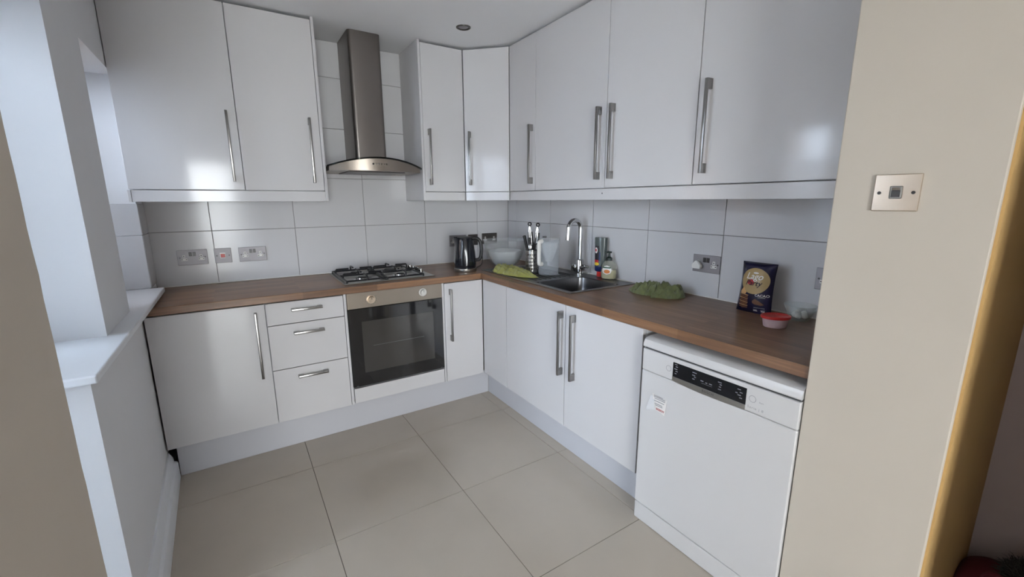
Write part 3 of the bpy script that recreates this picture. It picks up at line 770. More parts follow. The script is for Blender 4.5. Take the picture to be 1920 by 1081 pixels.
plate(FB, -0.500, 1.124, 0.153, 'double socket half hidden behind the kettle')
plate(FB, -0.357, 1.124, 0.091, 'small grey switch plate above the kettle handle', 'switch', 'plate_dark', 'switch', name='fused_switch', group=None)
plate(FB, -0.196, 1.128, 0.150, 'dark grey double socket in the corner above the plastic bowl', m='plate_dark')
sk = plate(FR, 1.9475, 1.121, 0.155, 'steel double socket with a white plug, right of the dark green cloth')
plate(FR, 2.533, 1.122, 0.154, 'steel double socket on the tiles by the cream partition wall')
t = thing('plug', 'white plug in the socket above the worktop', 'plug', FR(1.904, 0.01, 1.095))
bm = bmesh.new(); prism(bm, [(1.880, 1.094), (1.928, 1.094), (1.931, 1.112), (1.913, 1.133), (1.907, 1.136), (1.901, 1.136), (1.895, 1.133), (1.877, 1.112)], FR, 0.0072, 0.030)
bmesh.ops.bevel(bm, geom=bm.edges[:], offset=0.003, segments=2, affect='EDGES'); obj('body', bm, 'white_plastic', t, smooth=40)
FN = Frame((NIBX, 0, 0), (0, -1, 0), (-1, 0, 0))
plate(FN, 2.8560, 1.4660, 0.094, 'brushed metal light switch on the cream partition wall', 'light', 'plate_brass', 'switch', name='light_switch', group=None)

# ceiling spotlight
t = thing('ceiling_spotlight', 'round recessed metal ceiling spotlight', 'spotlight', (-0.747, -0.686, CEIL - 0.006))
SP = V((-0.747, -0.686, CEIL))
bm = bmesh.new(); lathe(bm, [(0.045, -0.0003), (0.044, -0.004), (0.036, -0.006), (0.030, -0.003), (0.028, -0.0005)], SP, 32, cap=False); obj('bezel', bm, 'plate_dark', t, smooth=40)
bm = bmesh.new(); lathe(bm, [(0.030, -0.0015), (0.018, -0.0030), (0.0, -0.0035)], SP, 24); obj('lamp', bm, 'plate_steel', t, smooth=40)

# ================================================================== things on the worktop
CR = V((RT.x, RT.y, 0)).normalized(); CF = V((FW.x, FW.y, 0)).normalized()   # directions across and into the room
# kettle
KB = V((-0.665, -0.460, ZW + 0.0005))
t = thing('kettle', 'black jug kettle with ridged body and steel base band', 'kettle', KB)
bm = bmesh.new(); lathe(bm, [(0.0, 0), (0.080, 0), (0.082, 0.004), (0.082, 0.024), (0.079, 0.026)], KB, 40, cap=False); obj('base_band', bm, 'steel', t, smooth=35)
bm = bmesh.new(); seg = 40; rings = []
prof = [(0.0785, 0.0255), (0.079, 0.05), (0.078, 0.09), (0.074, 0.14), (0.068, 0.18), (0.062, 0.215), (0.058, 0.235), (0.055, 0.243)]
for r, h in prof:
    ring_ = []
    for i in range(seg):
        a = 2 * PI * i / seg
        dv = CR * math.cos(a) + CF * math.sin(a)
        k = max(0, (h - 0.16) / 0.083) ** 1.5 * max(0, math.cos(a - PI)) ** 8 * 0.028      # pouring lip on the left
        f = r + 0.0016 * math.cos(a * 9 + 5 * math.sin(h * 26)) * (1 if 0.03 < h < 0.22 else 0) + k
        ring_.append(bm.verts.new(KB + dv * f + V((0, 0, h + k * 0.15))))
    rings.append(ring_)
for A, B in zip(rings, rings[1:]):
    for i in range(seg):
        j = (i + 1) % seg; bm.faces.new((A[i], A[j], B[j], B[i]))
bm.faces.new(rings[0]); obj('body', bm, 'kettle_black', t, smooth=True)
bm = bmesh.new(); lathe(bm, [(0.0555, 0.242), (0.055, 0.247), (0.045, 0.250), (0, 0.251)], KB, 32, cap=False); obj('lid', bm, 'black_plastic', t, smooth=40)
hp = smooth_path([KB + CR * a + V((0, 0, h)) for a, h in ((0.050, 0.236), (0.085, 0.240), (0.112, 0.215), (0.120, 0.165), (0.116, 0.110), (0.102, 0.086), (0.072, 0.080))], 5)
ha = obj('handle', tube(bmesh.new(), hp, 0.0125, 12, flat=0.8), 'black_plastic', t, smooth=40)
obj('switch', box((-0.006, -0.008, 0.236), (0.022, 0.008, 0.246), Frame(KB + CR * 0.066, CR, CF), bevel=0.002), 'chrome', ha)
cp_ = smooth_path([KB + V((0.06, 0.03, 0.006)), KB + V((0.16, 0.10, 0.004)), KB + V((0.26, 0.22, 0.010)), KB + V((0.33, 0.34, 0.05)), KB + V((0.36, 0.435, 0.12))], 6)
obj('power_cord', tube(bmesh.new(), cp_, 0.0035, 8), 'black_plastic', t, smooth=True)

# plastic bowls
BB = V((-0.300, -0.420, ZW + 0.0005))
bm = bmesh.new(); lathe(bm, [(0.0, 0.003), (0.075, 0.003), (0.105, 0.03), (0.135, 0.08), (0.153, 0.14), (0.160, 0.205), (0.170, 0.208), (0.172, 0.203), (0.163, 0.200), (0.157, 0.14), (0.139, 0.079), (0.108, 0.028), (0.078, 0.0), (0, 0)], BB, 48, cap=False)
tag(obj('mixing_bowl', bm, 'clear_plastic', None, smooth=40), 'large clear plastic mixing bowl in the worktop corner', 'bowl')
B2 = BB + V((0.0, 0.0, 0.006))
bm = bmesh.new(); lathe(bm, [(0.0, 0.003), (0.062, 0.003), (0.090, 0.03), (0.114, 0.075), (0.124, 0.118), (0.131, 0.119), (0.132, 0.115), (0.128, 0.112), (0.118, 0.074), (0.094, 0.028), (0.066, 0.0), (0, 0)], B2, 44, cap=False)
tag(obj('small_bowl', bm, 'frosted_plastic', None, smooth=40), 'frosted plastic bowl nested inside the large clear bowl', 'bowl')

# utensil holder, perforated steel
UH = V((-0.318, -0.812, ZS + 0.0025))
bm = bmesh.new(); seg, nr, r, h = 40, 13, 0.043, 0.160; G_ = []
for k in range(nr + 1): G_.append([bm.verts.new(UH + V((r * math.cos(2 * PI * i / seg), r * math.sin(2 * PI * i / seg), h * k / nr))) for i in range(seg)])
holes = []
for k in range(nr):
    for i in range(seg):
        f = bm.faces.new((G_[k][i], G_[k][(i + 1) % seg], G_[k + 1][(i + 1) % seg], G_[k + 1][i]))
        if 2 <= k <= 10 and k % 2 == 0 and i % 2 == 0: holes.append(f)
ins = bmesh.ops.inset_individual(bm, faces=holes, thickness=0.0014)
bmesh.ops.delete(bm, geom=holes, context='FACES_ONLY')
t = thing('utensil_holder', 'perforated steel utensil holder on the drainer', 'holder', UH)
o = obj('cup', bm, 'steel', t, smooth=40); md = o.modifiers.new('wall', 'SOLIDIFY'); md.thickness = 0.0012
bm = bmesh.new(); lathe(bm, [(0.0425, 0.0), (0.0425, 0.002), (0, 0.002)], UH, 36); obj('base', bm, 'steel', t, smooth=30)
bm = bmesh.new(); lathe(bm, [(0.0415, 0.157), (0.0455, 0.157), (0.0455, 0.161), (0.0415, 0.161), (0.0415, 0.157)], UH, 36, cap=False); obj('rim', bm, 'chrome', t, smooth=30)
def uh(a, b_, z): return UH + CR * a + CF * b_ + V((0, 0, z))
# two tongs
def tongs(foot, top, spread, label):
    t = thing('tongs', label, 'tongs', foot, 'kitchen tongs in the utensil holder')
    ax = (top - foot).normalized(); sd = (CR - ax * CR.dot(ax)).normalized()
    for sg in (-1, 1):
        bm = bmesh.new(); p0 = foot + sd * sg * spread; p1 = top - ax * 0.02 + sd * sg * 0.005
        tube(bm, [p0, p0.lerp(p1, 0.55), p1], [0.006, 0.008, 0.006], 10, flat=0.45); arm = obj('arm', bm, 'chrome', t, smooth=40)
        q0, q1 = p0.lerp(p1, 0.50), p0.lerp(p1, 0.90)
        obj('grip', tube(bmesh.new(), [q0 + sd * sg * 0.005, q1 + sd * sg * 0.004], [0.0085, 0.0070], 10, flat=0.6), 'black_plastic', arm, smooth=40)
    bm = bmesh.new(); N_ = 20; c = top + ax * 0.004; cc = [c + ax * 0.0105 * math.cos(2 * PI * i / N_) + sd * 0.0105 * math.sin(2 * PI * i / N_) for i in range(N_ + 1)]
    tube(bm, cc, 0.0042, 8, cap=False); obj('hanging_ring', bm, 'black_plastic', t, smooth=40)
    tube_ = obj('hinge', tube(bmesh.new(), [top - ax * 0.034, top - ax * 0.010], 0.0085, 12, flat=0.5), 'chrome', t, smooth=40)
tongs(uh(0.012, 0.010, 0.01), uh(-0.014, 0.012, 0.335), 0.012, 'steel tongs leaning left in the utensil holder')
tongs(uh(0.020, -0.010, 0.01), uh(0.042, -0.004, 0.330), 0.012, 'steel tongs leaning right in the utensil holder')
# knives
def knife(foot, top, label, w):
    t = thing('knife', label, 'knife', foot, 'black-handled knives in the utensil holder')
    m_ = foot.lerp(top, 0.48)
    obj('blade', tube(bmesh.new(), [foot, foot.lerp(m_, 0.3), m_], [0.002, w, w], 8, flat=0.15), 'chrome', t, smooth=40)
    obj('handle', tube(bmesh.new(), [m_, m_.lerp(top, 0.1), m_.lerp(top, 0.6), top - (top - m_) * 0.02, top], [0.008, 0.010, 0.0105, 0.012, 0.007], 12, flat=0.75), 'black_plastic', t, smooth=40)
knife(uh(0.006, 0.000, 0.01), uh(-0.054, -0.010, 0.262), 'black-handled knife leaning furthest left in the utensil holder', 0.009)
knife(uh(-0.004, -0.012, 0.01), uh(-0.018, -0.012, 0.245), 'black-handled knife standing near the middle of the utensil holder', 0.008)
t = thing('spoon', 'steel spoon with its bowl up in the utensil holder', 'spoon', uh(0.0, -0.028, 0.01))
obj('stem', tube(bmesh.new(), [uh(0.0, -0.028, 0.008), uh(-0.008, -0.026, 0.165)], 0.003, 8), 'chrome', t, smooth=True)
bm = bmesh.new(); bmesh.ops.create_uvsphere(bm, u_segments=18, v_segments=10, radius=1.0)
for v in bm.verts: v.co = uh(-0.010 + v.co.x * 0.016, -0.026 + v.co.y * 0.006, 0.180 + v.co.z * 0.024)
obj('spoon_bowl', bm, 'chrome', t, smooth=True)
t = thing('scissors', 'black-handled scissors in the utensil holder', 'scissors', uh(0.024, -0.02, 0.01))
obj('blades', tube(bmesh.new(), [uh(0.020, -0.030, 0.01), uh(0.024, -0.032, 0.15)], [0.004, 0.008], 8, flat=0.35), 'chrome', t, smooth=40)
for sg, ox in ((-1, 0.012), (1, 0.035)):
    cc = [uh(ox + 0.012 * math.cos(2 * PI * i / 18), -0.032 + 0.004 * sg, 0.182 + 0.024 * math.sin(2 * PI * i / 18)) for i in range(19)]
    obj('finger_loop', tube(bmesh.new(), cc, 0.0036, 8, cap=False), 'black_plastic', t, smooth=40)

# water filter jug
JB = V((-0.272, -0.948, ZS + 0.0025)); JA = math.atan2(CR.y, CR.x)
t = thing('water_jug', 'clear plastic water filter jug with a white handle', 'jug', JB)
def oval(prof, m, parent, name, c=JB, sx=1.0, sy=0.72, cap=False):
    bm = bmesh.new(); lathe(bm, prof, c, 40, sx=sx, sy=sy, rot=JA, cap=cap); return obj(name, bm, m, parent, smooth=40)
jb = oval([(0, 0.003), (0.062, 0.003), (0.066, 0.008), (0.069, 0.10), (0.072, 0.235), (0.074, 0.236), (0.0745, 0.233), (0.0715, 0.10), (0.0685, 0.005), (0.064, 0.0), (0, 0)], 'jug_plastic', t, 'body')
oval([(0.075, 0.234), (0.076, 0.240), (0.072, 0.250), (0.045, 0.256), (0, 0.257)], 'clear_plastic', t, 'lid')
oval([(0.0, 0.09), (0.025, 0.09), (0.050, 0.16), (0.062, 0.20), (0.064, 0.22)], 'frosted_plastic', t, 'filter_funnel')
bm = bmesh.new(); lathe(bm, [(0.015, 0.252), (0.015, 0.262), (0, 0.263)], JB - CR * 0.030, 18); obj('filter_dial', bm, 'rocker_dark', t, smooth=40)
hd = (-CR * 0.66 - CF * 0.50)
hpth = [JB + hd * a + V((0, 0, h)) for a, h in ((0.070, 0.232), (0.100, 0.226), (0.104, 0.20), (0.104, 0.10), (0.098, 0.080), (0.070, 0.078))]
obj('handle', tube(bmesh.new(), smooth_path(hpth, 5), 0.0145, 12, flat=0.8), 'white_plastic', t, smooth=40)

# clear board leaning on the tiles behind the jug
bm = bmesh.new(); N_ = 8; pl = []
for cs, cz, a0 in ((0.612, 1.255, 0), (0.512, 1.255, 90)):
    pl += [(cs + 0.018 * math.cos(math.radians(a0 + 90 * i / N_)), cz + 0.018 * math.sin(math.radians(a0 + 90 * i / N_))) for i in range(N_ + 1)]
pl += [(0.494, ZS + 0.006), (0.630, ZS + 0.006)]
A = [bm.verts.new(FR(a, 0.012 + (1.27 - z) * 0.09, z)) for a, z in pl]; B = [bm.verts.new(FR(a, 0.016 + (1.27 - z) * 0.09, z)) for a, z in pl]
bm.faces.new(A); bm.faces.new(B)
for i in range(len(pl)):
    j = (i + 1) % len(pl); bm.faces.new((A[i], A[j], B[j], B[i]))
tag(obj('chopping_board', bm, 'clear_plastic'), 'clear plastic board leaning on the tiles behind the jug', 'board')

# washing-up liquid (upside-down squeeze bottle)
DBT = V((-0.043, -1.212, ZS + 0.0042))
t = thing('washing_up_bottle', 'tall grey squeeze bottle of washing-up liquid with red cap down', 'bottle', DBT)
ra = math.atan2(-0.9, 0.45)
def bott(prof, m, name, par=None, c=DBT, sx=1.0, sy=0.55, rot=ra, cap=False):
    bm = bmesh.new(); lathe(bm, prof, c, 36, sx=sx, sy=sy, rot=rot, cap=cap); return obj(name, bm, m, par or t, smooth=40)
bott([(0, 0), (0.022, 0), (0.023, 0.003), (0.022, 0.030), (0.024, 0.034)], 'red_plastic', 'cap', sy=0.9)
bott([(0.024, 0.032), (0.034, 0.036), (0.037, 0.040), (0.038, 0.070)], 'print_blue', 'blue_band')
bd = bott([(0.038, 0.069), (0.038, 0.10), (0.039, 0.17), (0.042, 0.23), (0.042, 0.252), (0.040, 0.259), (0, 0.261)], 'bottle_grey', 'body')
def wrap(c, R, sy, rot, a0, a1, z0, z1, m, name, par, off=0.0008, n=10, shape=None):
    """label patch following the oval bottle; a = angle in the bottle's own frame"""
    bm = bmesh.new(); rows_ = []
    for k in range(n + 1):
        z = z0 + (z1 - z0) * k / n; row = []
        for i in range(n + 1):
            u, v = i / n * 2 - 1, k / n * 2 - 1
            if shape == 'oval': u *= math.sqrt(max(0, 1 - v * v))
            a = (a0 + a1) / 2 + u * (a1 - a0) / 2
            r = (R(z) if callable(R) else R) + off; x, y = r * math.cos(a), (r) * sy * math.sin(a) + (off * math.copysign(1, math.sin(a)))
            row.append(bm.verts.new(V(c) + V((x * math.cos(rot) - y * math.sin(rot), x * math.sin(rot) + y * math.cos(rot), z))))
        rows_.append(row)
    for A, B in zip(rows_, rows_[1:]):
        for i in range(n): 
            try: bm.faces.new((A[i], A[i + 1], B[i + 1], B[i]))
            except ValueError: pass
    bmesh.ops.remove_doubles(bm, verts=bm.verts[:], dist=1e-6)
    return obj(name, bm, m, par, smooth=True)
RZ = lambda z: 0.038 + max(0, (z - 0.10) / 0.13) * 0.0035
aC = -PI / 2 - 0.0       # side facing the room
wrap(DBT, RZ, 0.55, ra, aC - 1.15, aC - 0.10, 0.105, 0.205, 'print_black', 'label', bd)
wrap(DBT, RZ, 0.55, ra, aC - 0.95, aC - 0.35, 0.155, 0.195, 'print_white', 'label_roundel', bd, 0.0014, shape='oval')
wrap(DBT, RZ, 0.55, ra, aC - 0.85, aC - 0.50, 0.165, 0.186, 'print_red', 'label_roundel', bd, 0.0018, shape='oval')
wrap(DBT, RZ, 0.55, ra, aC - 1.10, aC - 0.15, 0.092, 0.112, 'print_red', 'label_stripe', bd, 0.0014)
wrap(DBT, RZ, 0.55, ra, aC - 1.05, aC - 0.05, 0.074, 0.096, 'print_yellow', 'label_stripe', bd, 0.0018, shape='oval')
wrap(DBT, RZ, 0.55, ra, aC - 0.10, aC + 0.12, 0.105, 0.165, 'print_blue', 'label_stripe', bd, 0.0012)

# hand soap pump
SB = V((-0.052, -1.300, ZS + 0.0042))
t = thing('soap_dispenser', 'clear pump bottle of cream hand soap beside the washing-up bottle', 'bottle', SB)
rs = ra
bott([(0, 0.001), (0.044, 0.001), (0.049, 0.006), (0.049, 0.050), (0.0475, 0.058), (0, 0.058)], 'liquid_cream', 'soap', t, SB, sy=0.6)
bd = bott([(0, 0), (0.046, 0), (0.051, 0.006), (0.051, 0.055), (0.046, 0.085), (0.034, 0.108), (0.018, 0.118), (0.016, 0.122)], 'soap_clear', 'bottle', t, SB, sy=0.62)
bott([(0.019, 0.118), (0.019, 0.134), (0.012, 0.140), (0.008, 0.142), (0.006, 0.168), (0, 0.168)], 'pump_green', 'pump', t, SB, sy=1.0)
pd = (-CR * 0.9 - CF * 0.2).normalized()
obj('nozzle', tube(bmesh.new(), [SB - pd * 0.014 + V((0, 0, 0.170)), SB + pd * 0.010 + V((0, 0, 0.171)), SB + pd * 0.026 + V((0, 0, 0.168))], [0.006, 0.0065, 0.004], 10), 'pump_green', t, smooth=40)
RS = lambda z: 0.051 if z < 0.055 else 0.051 - (z - 0.055) * 0.165
wrap(SB, RS, 0.62, rs, aC - 0.75, aC + 0.55, 0.030, 0.088, 'print_white', 'label', bd, 0.001, shape='oval')
wrap(SB, RS, 0.62, rs, aC - 0.70, aC + 0.45, 0.070, 0.079, 'print_green', 'label_stripe', bd, 0.0016)
wrap(SB, RS, 0.62, rs, aC - 0.45, aC + 0.35, 0.036, 0.062, 'print_orange', 'label_fruit', bd, 0.0016, shape='oval')

# cloths: crumpled fabric with sharp creases and rolled folds
def ridge(p, k):
    return 1 - abs(noise.noise(p * k)) * 2.0
def crumple(name, label, m, spine, half, H, z0, seed, along=9.0, across=34.0, nu=90, nv=44):
    """fabric heap along a spine [(x, y)...]; half = half widths along it; H = heights along it"""
    P_ = smooth_path([(x, y, 0) for x, y in spine], 12); N = len(P_)
    L_ = [0.0]
    for A, B in zip(P_, P_[1:]): L_.append(L_[-1] + (B - A).length)
    def samp(arr, t):
        x = t * (len(arr) - 1); i = min(len(arr) - 2, int(x)); f = x - i; f = f * f * (3 - 2 * f); return arr[i] * (1 - f) + arr[i + 1] * f
    bm = bmesh.new(); top = []; bot = []
    for i in range(nu + 1):
        t = i / nu; x = t * (N - 1); k = min(N - 2, int(x)); p = P_[k].lerp(P_[k + 1], x - k)
        T_ = (P_[min(k + 2, N - 1)] - P_[max(k - 1, 0)]).normalized(); S_ = V((-T_.y, T_.x, 0)); l = t * L_[-1]
        endf = min(1.0, math.sin(PI * min(max(t, 0.0), 1.0)) ** 0.5 * 1.25)
        rt, rb_ = [], []
        for j in range(nv + 1):
            v = j / nv * 2 - 1
            w_ = samp(half, t) * (1 + 0.22 * noise.noise(V((l * 26, seed, v > 0)))) * (0.35 + 0.65 * endf)
            q = p + S_ * v * w_ + T_ * 0.006 * noise.noise(V((v * 3, seed, l * 30)))
            d = v * w_
            wv = noise.noise(V((l * 14, d * 14, seed))) * 0.034
            c = V((l * along, (d + wv) * across, seed))
            r_ = 0.55 * ridge(c, 0.9) + 0.30 * ridge(c + V((3.1, 1.7, 0)), 2.1) + 0.15 * ridge(V((l * 50, d * 50, seed)), 1.0)
            env = (1 - abs(v) ** 3.2) ** 0.55 * endf
            z = samp(H, t) * env * max(0.08, 0.28 + 0.80 * r_)
            rt.append(bm.verts.new((q.x, q.y, z0 + max(0.0015, z)))); rb_.append(bm.verts.new((q.x, q.y, z0)))
        top.append(rt); bot.append(rb_)
    for g in (top, bot):
        for A, B in zip(g, g[1:]):
            for j in range(nv): bm.faces.new((A[j], A[j + 1], B[j + 1], B[j]))
    for i in range(nu):
        for j in (0, nv): bm.faces.new((top[i][j], top[i + 1][j], bot[i + 1][j], bot[i][j]))
    for j in range(nv):
        for i in (0, nu): bm.faces.new((top[i][j], top[i][j + 1], bot[i][j + 1], bot[i][j]))
    return tag(obj(name, bm, m, None, smooth=75), label, 'cloth', 'green dish cloths')
crumple('dish_cloth', 'crumpled dark green cloth on the worktop right of the sink', 'cloth_olive',
        [(-0.175, -1.605), (-0.165, -1.680), (-0.150, -1.760), (-0.155, -1.840), (-0.185, -1.895)], [0.055, 0.075, 0.085, 0.095, 0.075], [0.050, 0.066, 0.072, 0.078, 0.046], ZW + 0.0006, 5.9, 20.0, 25.0)
crumple('dish_cloth', 'folded lime green cloth on the sink drainer', 'cloth_lime',
        [(-0.440, -0.575), (-0.455, -0.660), (-0.455, -0.780), (-0.450, -0.900), (-0.420, -1.020)], [0.060, 0.085, 0.085, 0.070, 0.030], [0.044, 0.058, 0.048, 0.040, 0.026], ZS + 0.0042, 2.2, 9.0, 30.0)

# biscuit bag
BG = FR(2.262, 0.105, ZW + 0.0005)
t = thing('biscuit_bag', 'navy foil bag of wafer biscuits with a gold oval', 'bag', BG)
BWd, BH = 0.152, 0.226
def bag_pt(u, v, off=0.0):
    """u -1..1 across, v 0..1 up, front surface; off = outwards"""
    bul = 0.034 * (1 - abs(u) ** 3) * (math.sin(PI * min(1, max(0, v * 0.93 + 0.02))) ** 0.45 if v < 0.99 else 0.0)
    w_ = BWd / 2 * (1.0 + 0.02 * math.cos(v * 5)) * (1 - 0.03 * math.sin(PI * v))
    lean = -0.028 * v + 0.018
    return FR(2.262 + u * w_ + 0.004 * (1 - v), 0.093 + lean + bul + off + 0.0012 * noise.noise(V((u * 4, v * 6, 0.3))), ZW + 0.0008 + v * BH)
def bag_back(u, v):
    p = bag_pt(u, v); bul = 0.026 * (1 - abs(u) ** 3) * math.sin(PI * min(1, max(0, v))) ** 0.5
    q = bag_pt(u, v); base = 0.034 * (1 - abs(u) ** 3) * (math.sin(PI * min(1, max(0, v * 0.93 + 0.02))) ** 0.45 if v < 0.99 else 0.0)
    return V((q.x + base + bul + 0.0015, q.y, q.z))
bm = bmesh.new(); NU, NV = 18, 24
Fg = [[bm.verts.new(bag_pt(i / NU * 2 - 1, k / NV)) for i in range(NU + 1)] for k in range(NV + 1)]
Bg = [[bm.verts.new(bag_back(i / NU * 2 - 1, k / NV)) for i in range(NU + 1)] for k in range(NV + 1)]
for g in (Fg, Bg):
    for k in range(NV):
        for i in range(NU): bm.faces.new((g[k][i], g[k][i + 1], g[k + 1][i + 1], g[k + 1][i]))
for k in range(NV):
    for i in (0, NU): bm.faces.new((Fg[k][i], Fg[k + 1][i], Bg[k + 1][i], Bg[k][i]))
for i in range(NU):
    for k in (0, NV): bm.faces.new((Fg[k][i], Fg[k][i + 1], Bg[k][i + 1], Bg[k][i]))
pb = obj('pouch', bm, 'bag_navy', t, smooth=60)
def bag_shape(poly, m, name, off):
    bm = bmesh.new(); cu = sum(p[0] for p in poly) / len(poly); cv = sum(p[1] for p in poly) / len(poly); R_ = 5; rg = []
    for r in range(1, R_ + 1): rg.append([bm.verts.new(bag_pt(cu + (u - cu) * r / R_, cv + (v - cv) * r / R_, off)) for u, v in poly])
    c = bm.verts.new(bag_pt(cu, cv, off)); n = len(poly)
    for i in range(n): bm.faces.new((c, rg[0][i], rg[0][(i + 1) % n]))
    for A, B in zip(rg, rg[1:]):
        for i in range(n): bm.faces.new((A[i], A[(i + 1) % n], B[(i + 1) % n], B[i]))
    return obj(name, bm, m, pb, smooth=True)
def ell(cu, cv, ru, rv, n=40): return [(cu + ru * math.cos(2 * PI * i / n), cv + rv * math.sin(2 * PI * i / n)) for i in range(n)]
bag_shape(ell(0.02, 0.645, 0.83, 0.255), 'bag_gold', 'gold_oval', 0.0008)
def bag_text(body, size, cu, cv, m, off=0.0026, **k):
    bm = text_bm(body, size, **k)
    bmesh.ops.triangulate(bm, faces=bm.faces[:])
    for v in bm.verts: v.co = bag_pt(cu + v.co.x / (BWd / 2), cv + v.co.y / BH, off)
    return obj('lettering', bm, m, pb, recalc=False)
bag_text('Lago', 0.040, 0.0, 0.735, 'print_white', shear=0.25, bold=0.006)
bag_shape(ell(0.05, 0.805, 0.16, 0.018, 14), 'print_white', 'small_print', 0.0018)
bag_shape([(-0.40, 0.60), (-0.30, 0.655), (-0.14, 0.68), (0.0, 0.655), (0.06, 0.60), (0.0, 0.575), (-0.15, 0.565), (-0.30, 0.575)], 'print_red', 'red_ribbon', 0.0012)
bag_text('Party', 0.034, 0.0, 0.605, 'print_black', 0.0036, shear=0.3, bold=0.004)
bag_text('CACAO', 0.0155, 0.56, 0.375, 'print_white', bold=0.004)
bag_shape([(-0.78, 0.40), (-0.60, 0.50), (-0.50, 0.49), (-0.34, 0.41), (-0.40, 0.37), (-0.70, 0.37)], 'print_tan', 'wafer_picture', 0.0012)
for k, (v0, v1) in enumerate(((0.29, 0.35), (0.215, 0.275), (0.145, 0.20), (0.08, 0.13))):
    bag_shape([(-0.80, v0 + 0.02), (-0.70, v1), (-0.25, v1 - 0.01), (-0.20, v0 + 0.01), (-0.55, v0 - 0.005)], 'print_brown', 'wafer_picture', 0.0012)
    bag_shape([(-0.80, v1 + 0.008), (-0.50, v1 + 0.004), (-0.20, v1 - 0.002), (-0.20, v1 + 0.008), (-0.50, v1 + 0.014), (-0.78, v1 + 0.018)], 'print_tan', 'cream_line', 0.0016)
bag_shape([(0.05, 0.25), (0.20, 0.30), (0.45, 0.265), (0.70, 0.20), (0.55, 0.18), (0.20, 0.19), (0.08, 0.21)], 'print_brown', 'cocoa_picture', 0.0012)
for u0, u1, v0, m_ in ((0.36, 0.74, 0.335, 'print_grey'), (0.16, 0.74, 0.125, 'print_grey'), (0.14, 0.34, 0.085, 'print_grey'), (0.14, 0.36, 0.062, 'print_white'), (0.54, 0.76, 0.085, 'print_grey'), (0.56, 0.74, 0.062, 'print_white')):
    bag_shape([(u0, v0 - 0.007), (u1, v0 - 0.007), (u1, v0 + 0.007), (u0, v0 + 0.007)], m_, 'small_print', 0.0020)

# red-lidded tub
TBc = V((-0.262, -2.436, ZW + 0.0005))
t = thing('food_tub', 'small pink-tinted tub with a red lid', 'tub', TBc)
def tub(prof, m, name):
    bm = bmesh.new(); lathe(bm, prof, TBc, 40, sx=1.0, sy=0.80, rot=math.atan2(CR.y, CR.x)); return obj(name, bm, m, t, smooth=35)
tub([(0.040, 0), (0.0435, 0.003), (0.047, 0.022), (0.0505, 0.042)], 'tub_pink', 'body')
tub([(0.0525, 0.036), (0.0555, 0.037), (0.0565, 0.041), (0.0555, 0.047), (0.050, 0.048), (0.046, 0.0455), (0, 0.0455)], 'red_plastic', 'lid')
# glass bowl
GB = V((-0.082, -2.446, ZW + 0.0005))
t = thing('glass_bowl', 'small clear glass bowl holding white sugar lumps', 'bowl', GB)
bm = bmesh.new(); lathe(bm, [(0, 0.004), (0.030, 0.004), (0.036, 0.010), (0.058, 0.066), (0.060, 0.068), (0.0615, 0.066), (0.039, 0.008), (0.033, 0.0), (0, 0)], GB, 40, cap=False); obj('bowl', bm, 'glassware', t, smooth=40)
for k in range(7):
    a = k * 2.4; r = 0.0 if k == 0 else 0.018
    bm = bmesh.new(); bmesh.ops.create_icosphere(bm, subdivisions=2, radius=0.0125)
    for v in bm.verts:
        v.co *= 1 + 0.35 * noise.noise(v.co * 90 + V((k, 0, 0))); v.co += GB + V((r * math.cos(a), r * math.sin(a), 0.019 + (0.010 if k % 2 else 0.004)))
    lp = obj('sugar_lump', bm, 'sugar', None, smooth=True); tag(lp, 'white lump in the small glass bowl', 'sugar', 'white lumps in the glass bowl')
bm = bmesh.new(); lathe(bm, [(0.018, 0), (0.020, 0.004), (0.020, 0.030), (0.016, 0.034), (0, 0.034)], V((-0.045, -2.530, ZW + 0.0005)), 24)
t = thing('jar', 'small dark jar half hidden by the partition wall', 'jar', (-0.045, -2.530, ZW + 0.0005)); obj('body', bm, 'bottle_grey', t, smooth=40)
bm = bmesh.new(); lathe(bm, [(0.0205, 0.028), (0.021, 0.031), (0.021, 0.040), (0.019, 0.042), (0, 0.042)], V((-0.045, -2.530, ZW + 0.0005)), 24); obj('lid', bm, 'black_plastic', t, smooth=40)

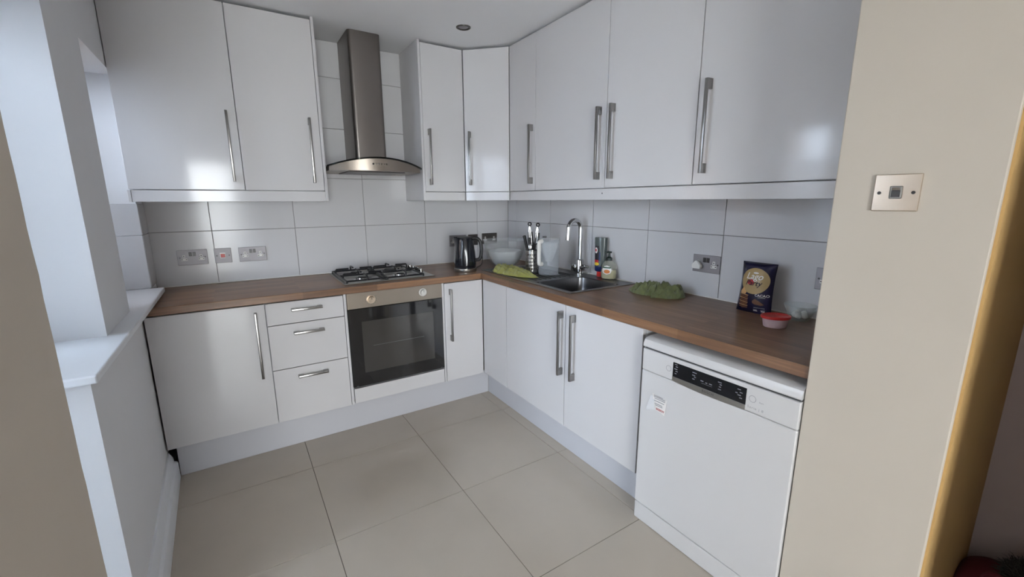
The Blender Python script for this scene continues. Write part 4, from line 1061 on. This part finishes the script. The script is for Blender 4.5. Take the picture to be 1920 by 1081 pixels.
# dark bag with shaggy throw in the alcove
AB = V((-0.125, -3.150, 0.0005))
t = thing('tote_bag', 'dark burgundy bag on the floor in the alcove', 'bag', AB)
bm = bmesh.new(); bmesh.ops.create_uvsphere(bm, u_segments=36, v_segments=24, radius=1.0)
for v in bm.verts:
    p = v.co; n_ = 1 + 0.08 * noise.noise(p * 2.0)
    sgn = lambda a, e: math.copysign(abs(a) ** e, a)
    v.co = AB + V((sgn(p.x, .7) * 0.10 * n_, sgn(p.y, .7) * 0.115 * n_, 0.145 + sgn(p.z, .6) * 0.145))
obj('body', bm, 'burgundy', t, smooth=True)
obj('strap', tube(bmesh.new(), smooth_path([AB + V((-0.07, 0.05, 0.26)), AB + V((-0.085, 0.03, 0.31)), AB + V((-0.08, -0.03, 0.31)), AB + V((-0.07, -0.06, 0.26))], 5), 0.007, 8, flat=0.4), 'burgundy', t, smooth=True)
AF = AB + V((-0.005, -0.045, 0.295))
t = thing('shaggy_throw', 'dark grey shaggy throw lying on the burgundy bag', 'throw', AF)
bm = bmesh.new(); bmesh.ops.create_uvsphere(bm, u_segments=28, v_segments=16, radius=1.0)
for v in bm.verts:
    p = v.co.copy(); v.co = AF + V((p.x * 0.085, p.y * 0.062, max(-0.012, p.z * 0.045)))
obj('base_cloth', bm, 'fur_dark', t, smooth=True)
bm = bmesh.new(); rnd = random.Random(5)
for k in range(900):
    a, el = rnd.uniform(0, 2 * PI), rnd.uniform(0.02, 1.4)
    n_ = V((math.cos(a) * math.cos(el), math.sin(a) * math.cos(el), math.sin(el)))
    p0 = AF + V((n_.x * 0.083, n_.y * 0.060, n_.z * 0.043)); L_ = rnd.uniform(0.015, 0.03)
    tg = V((rnd.uniform(-1, 1), rnd.uniform(-1, 1), rnd.uniform(-0.5, 0.3)))
    p1 = p0 + (n_ * 0.6 + tg * 0.4) * L_; p2 = p1 + (n_ * 0.1 + tg * 0.8 + V((0, 0, -0.3))) * L_ * 0.6
    w_ = n_.cross(tg).normalized() * 0.0009
    q = [bm.verts.new(x) for x in (p0 - w_, p0 + w_, p1 + w_ * 0.8, p1 - w_ * 0.8, p2)]
    bm.faces.new((q[0], q[1], q[2], q[3])); bm.faces.new((q[3], q[2], q[4]))
o = obj('shag', bm, 'fur_grey', t, recalc=False); o['kind'] = 'stuff'
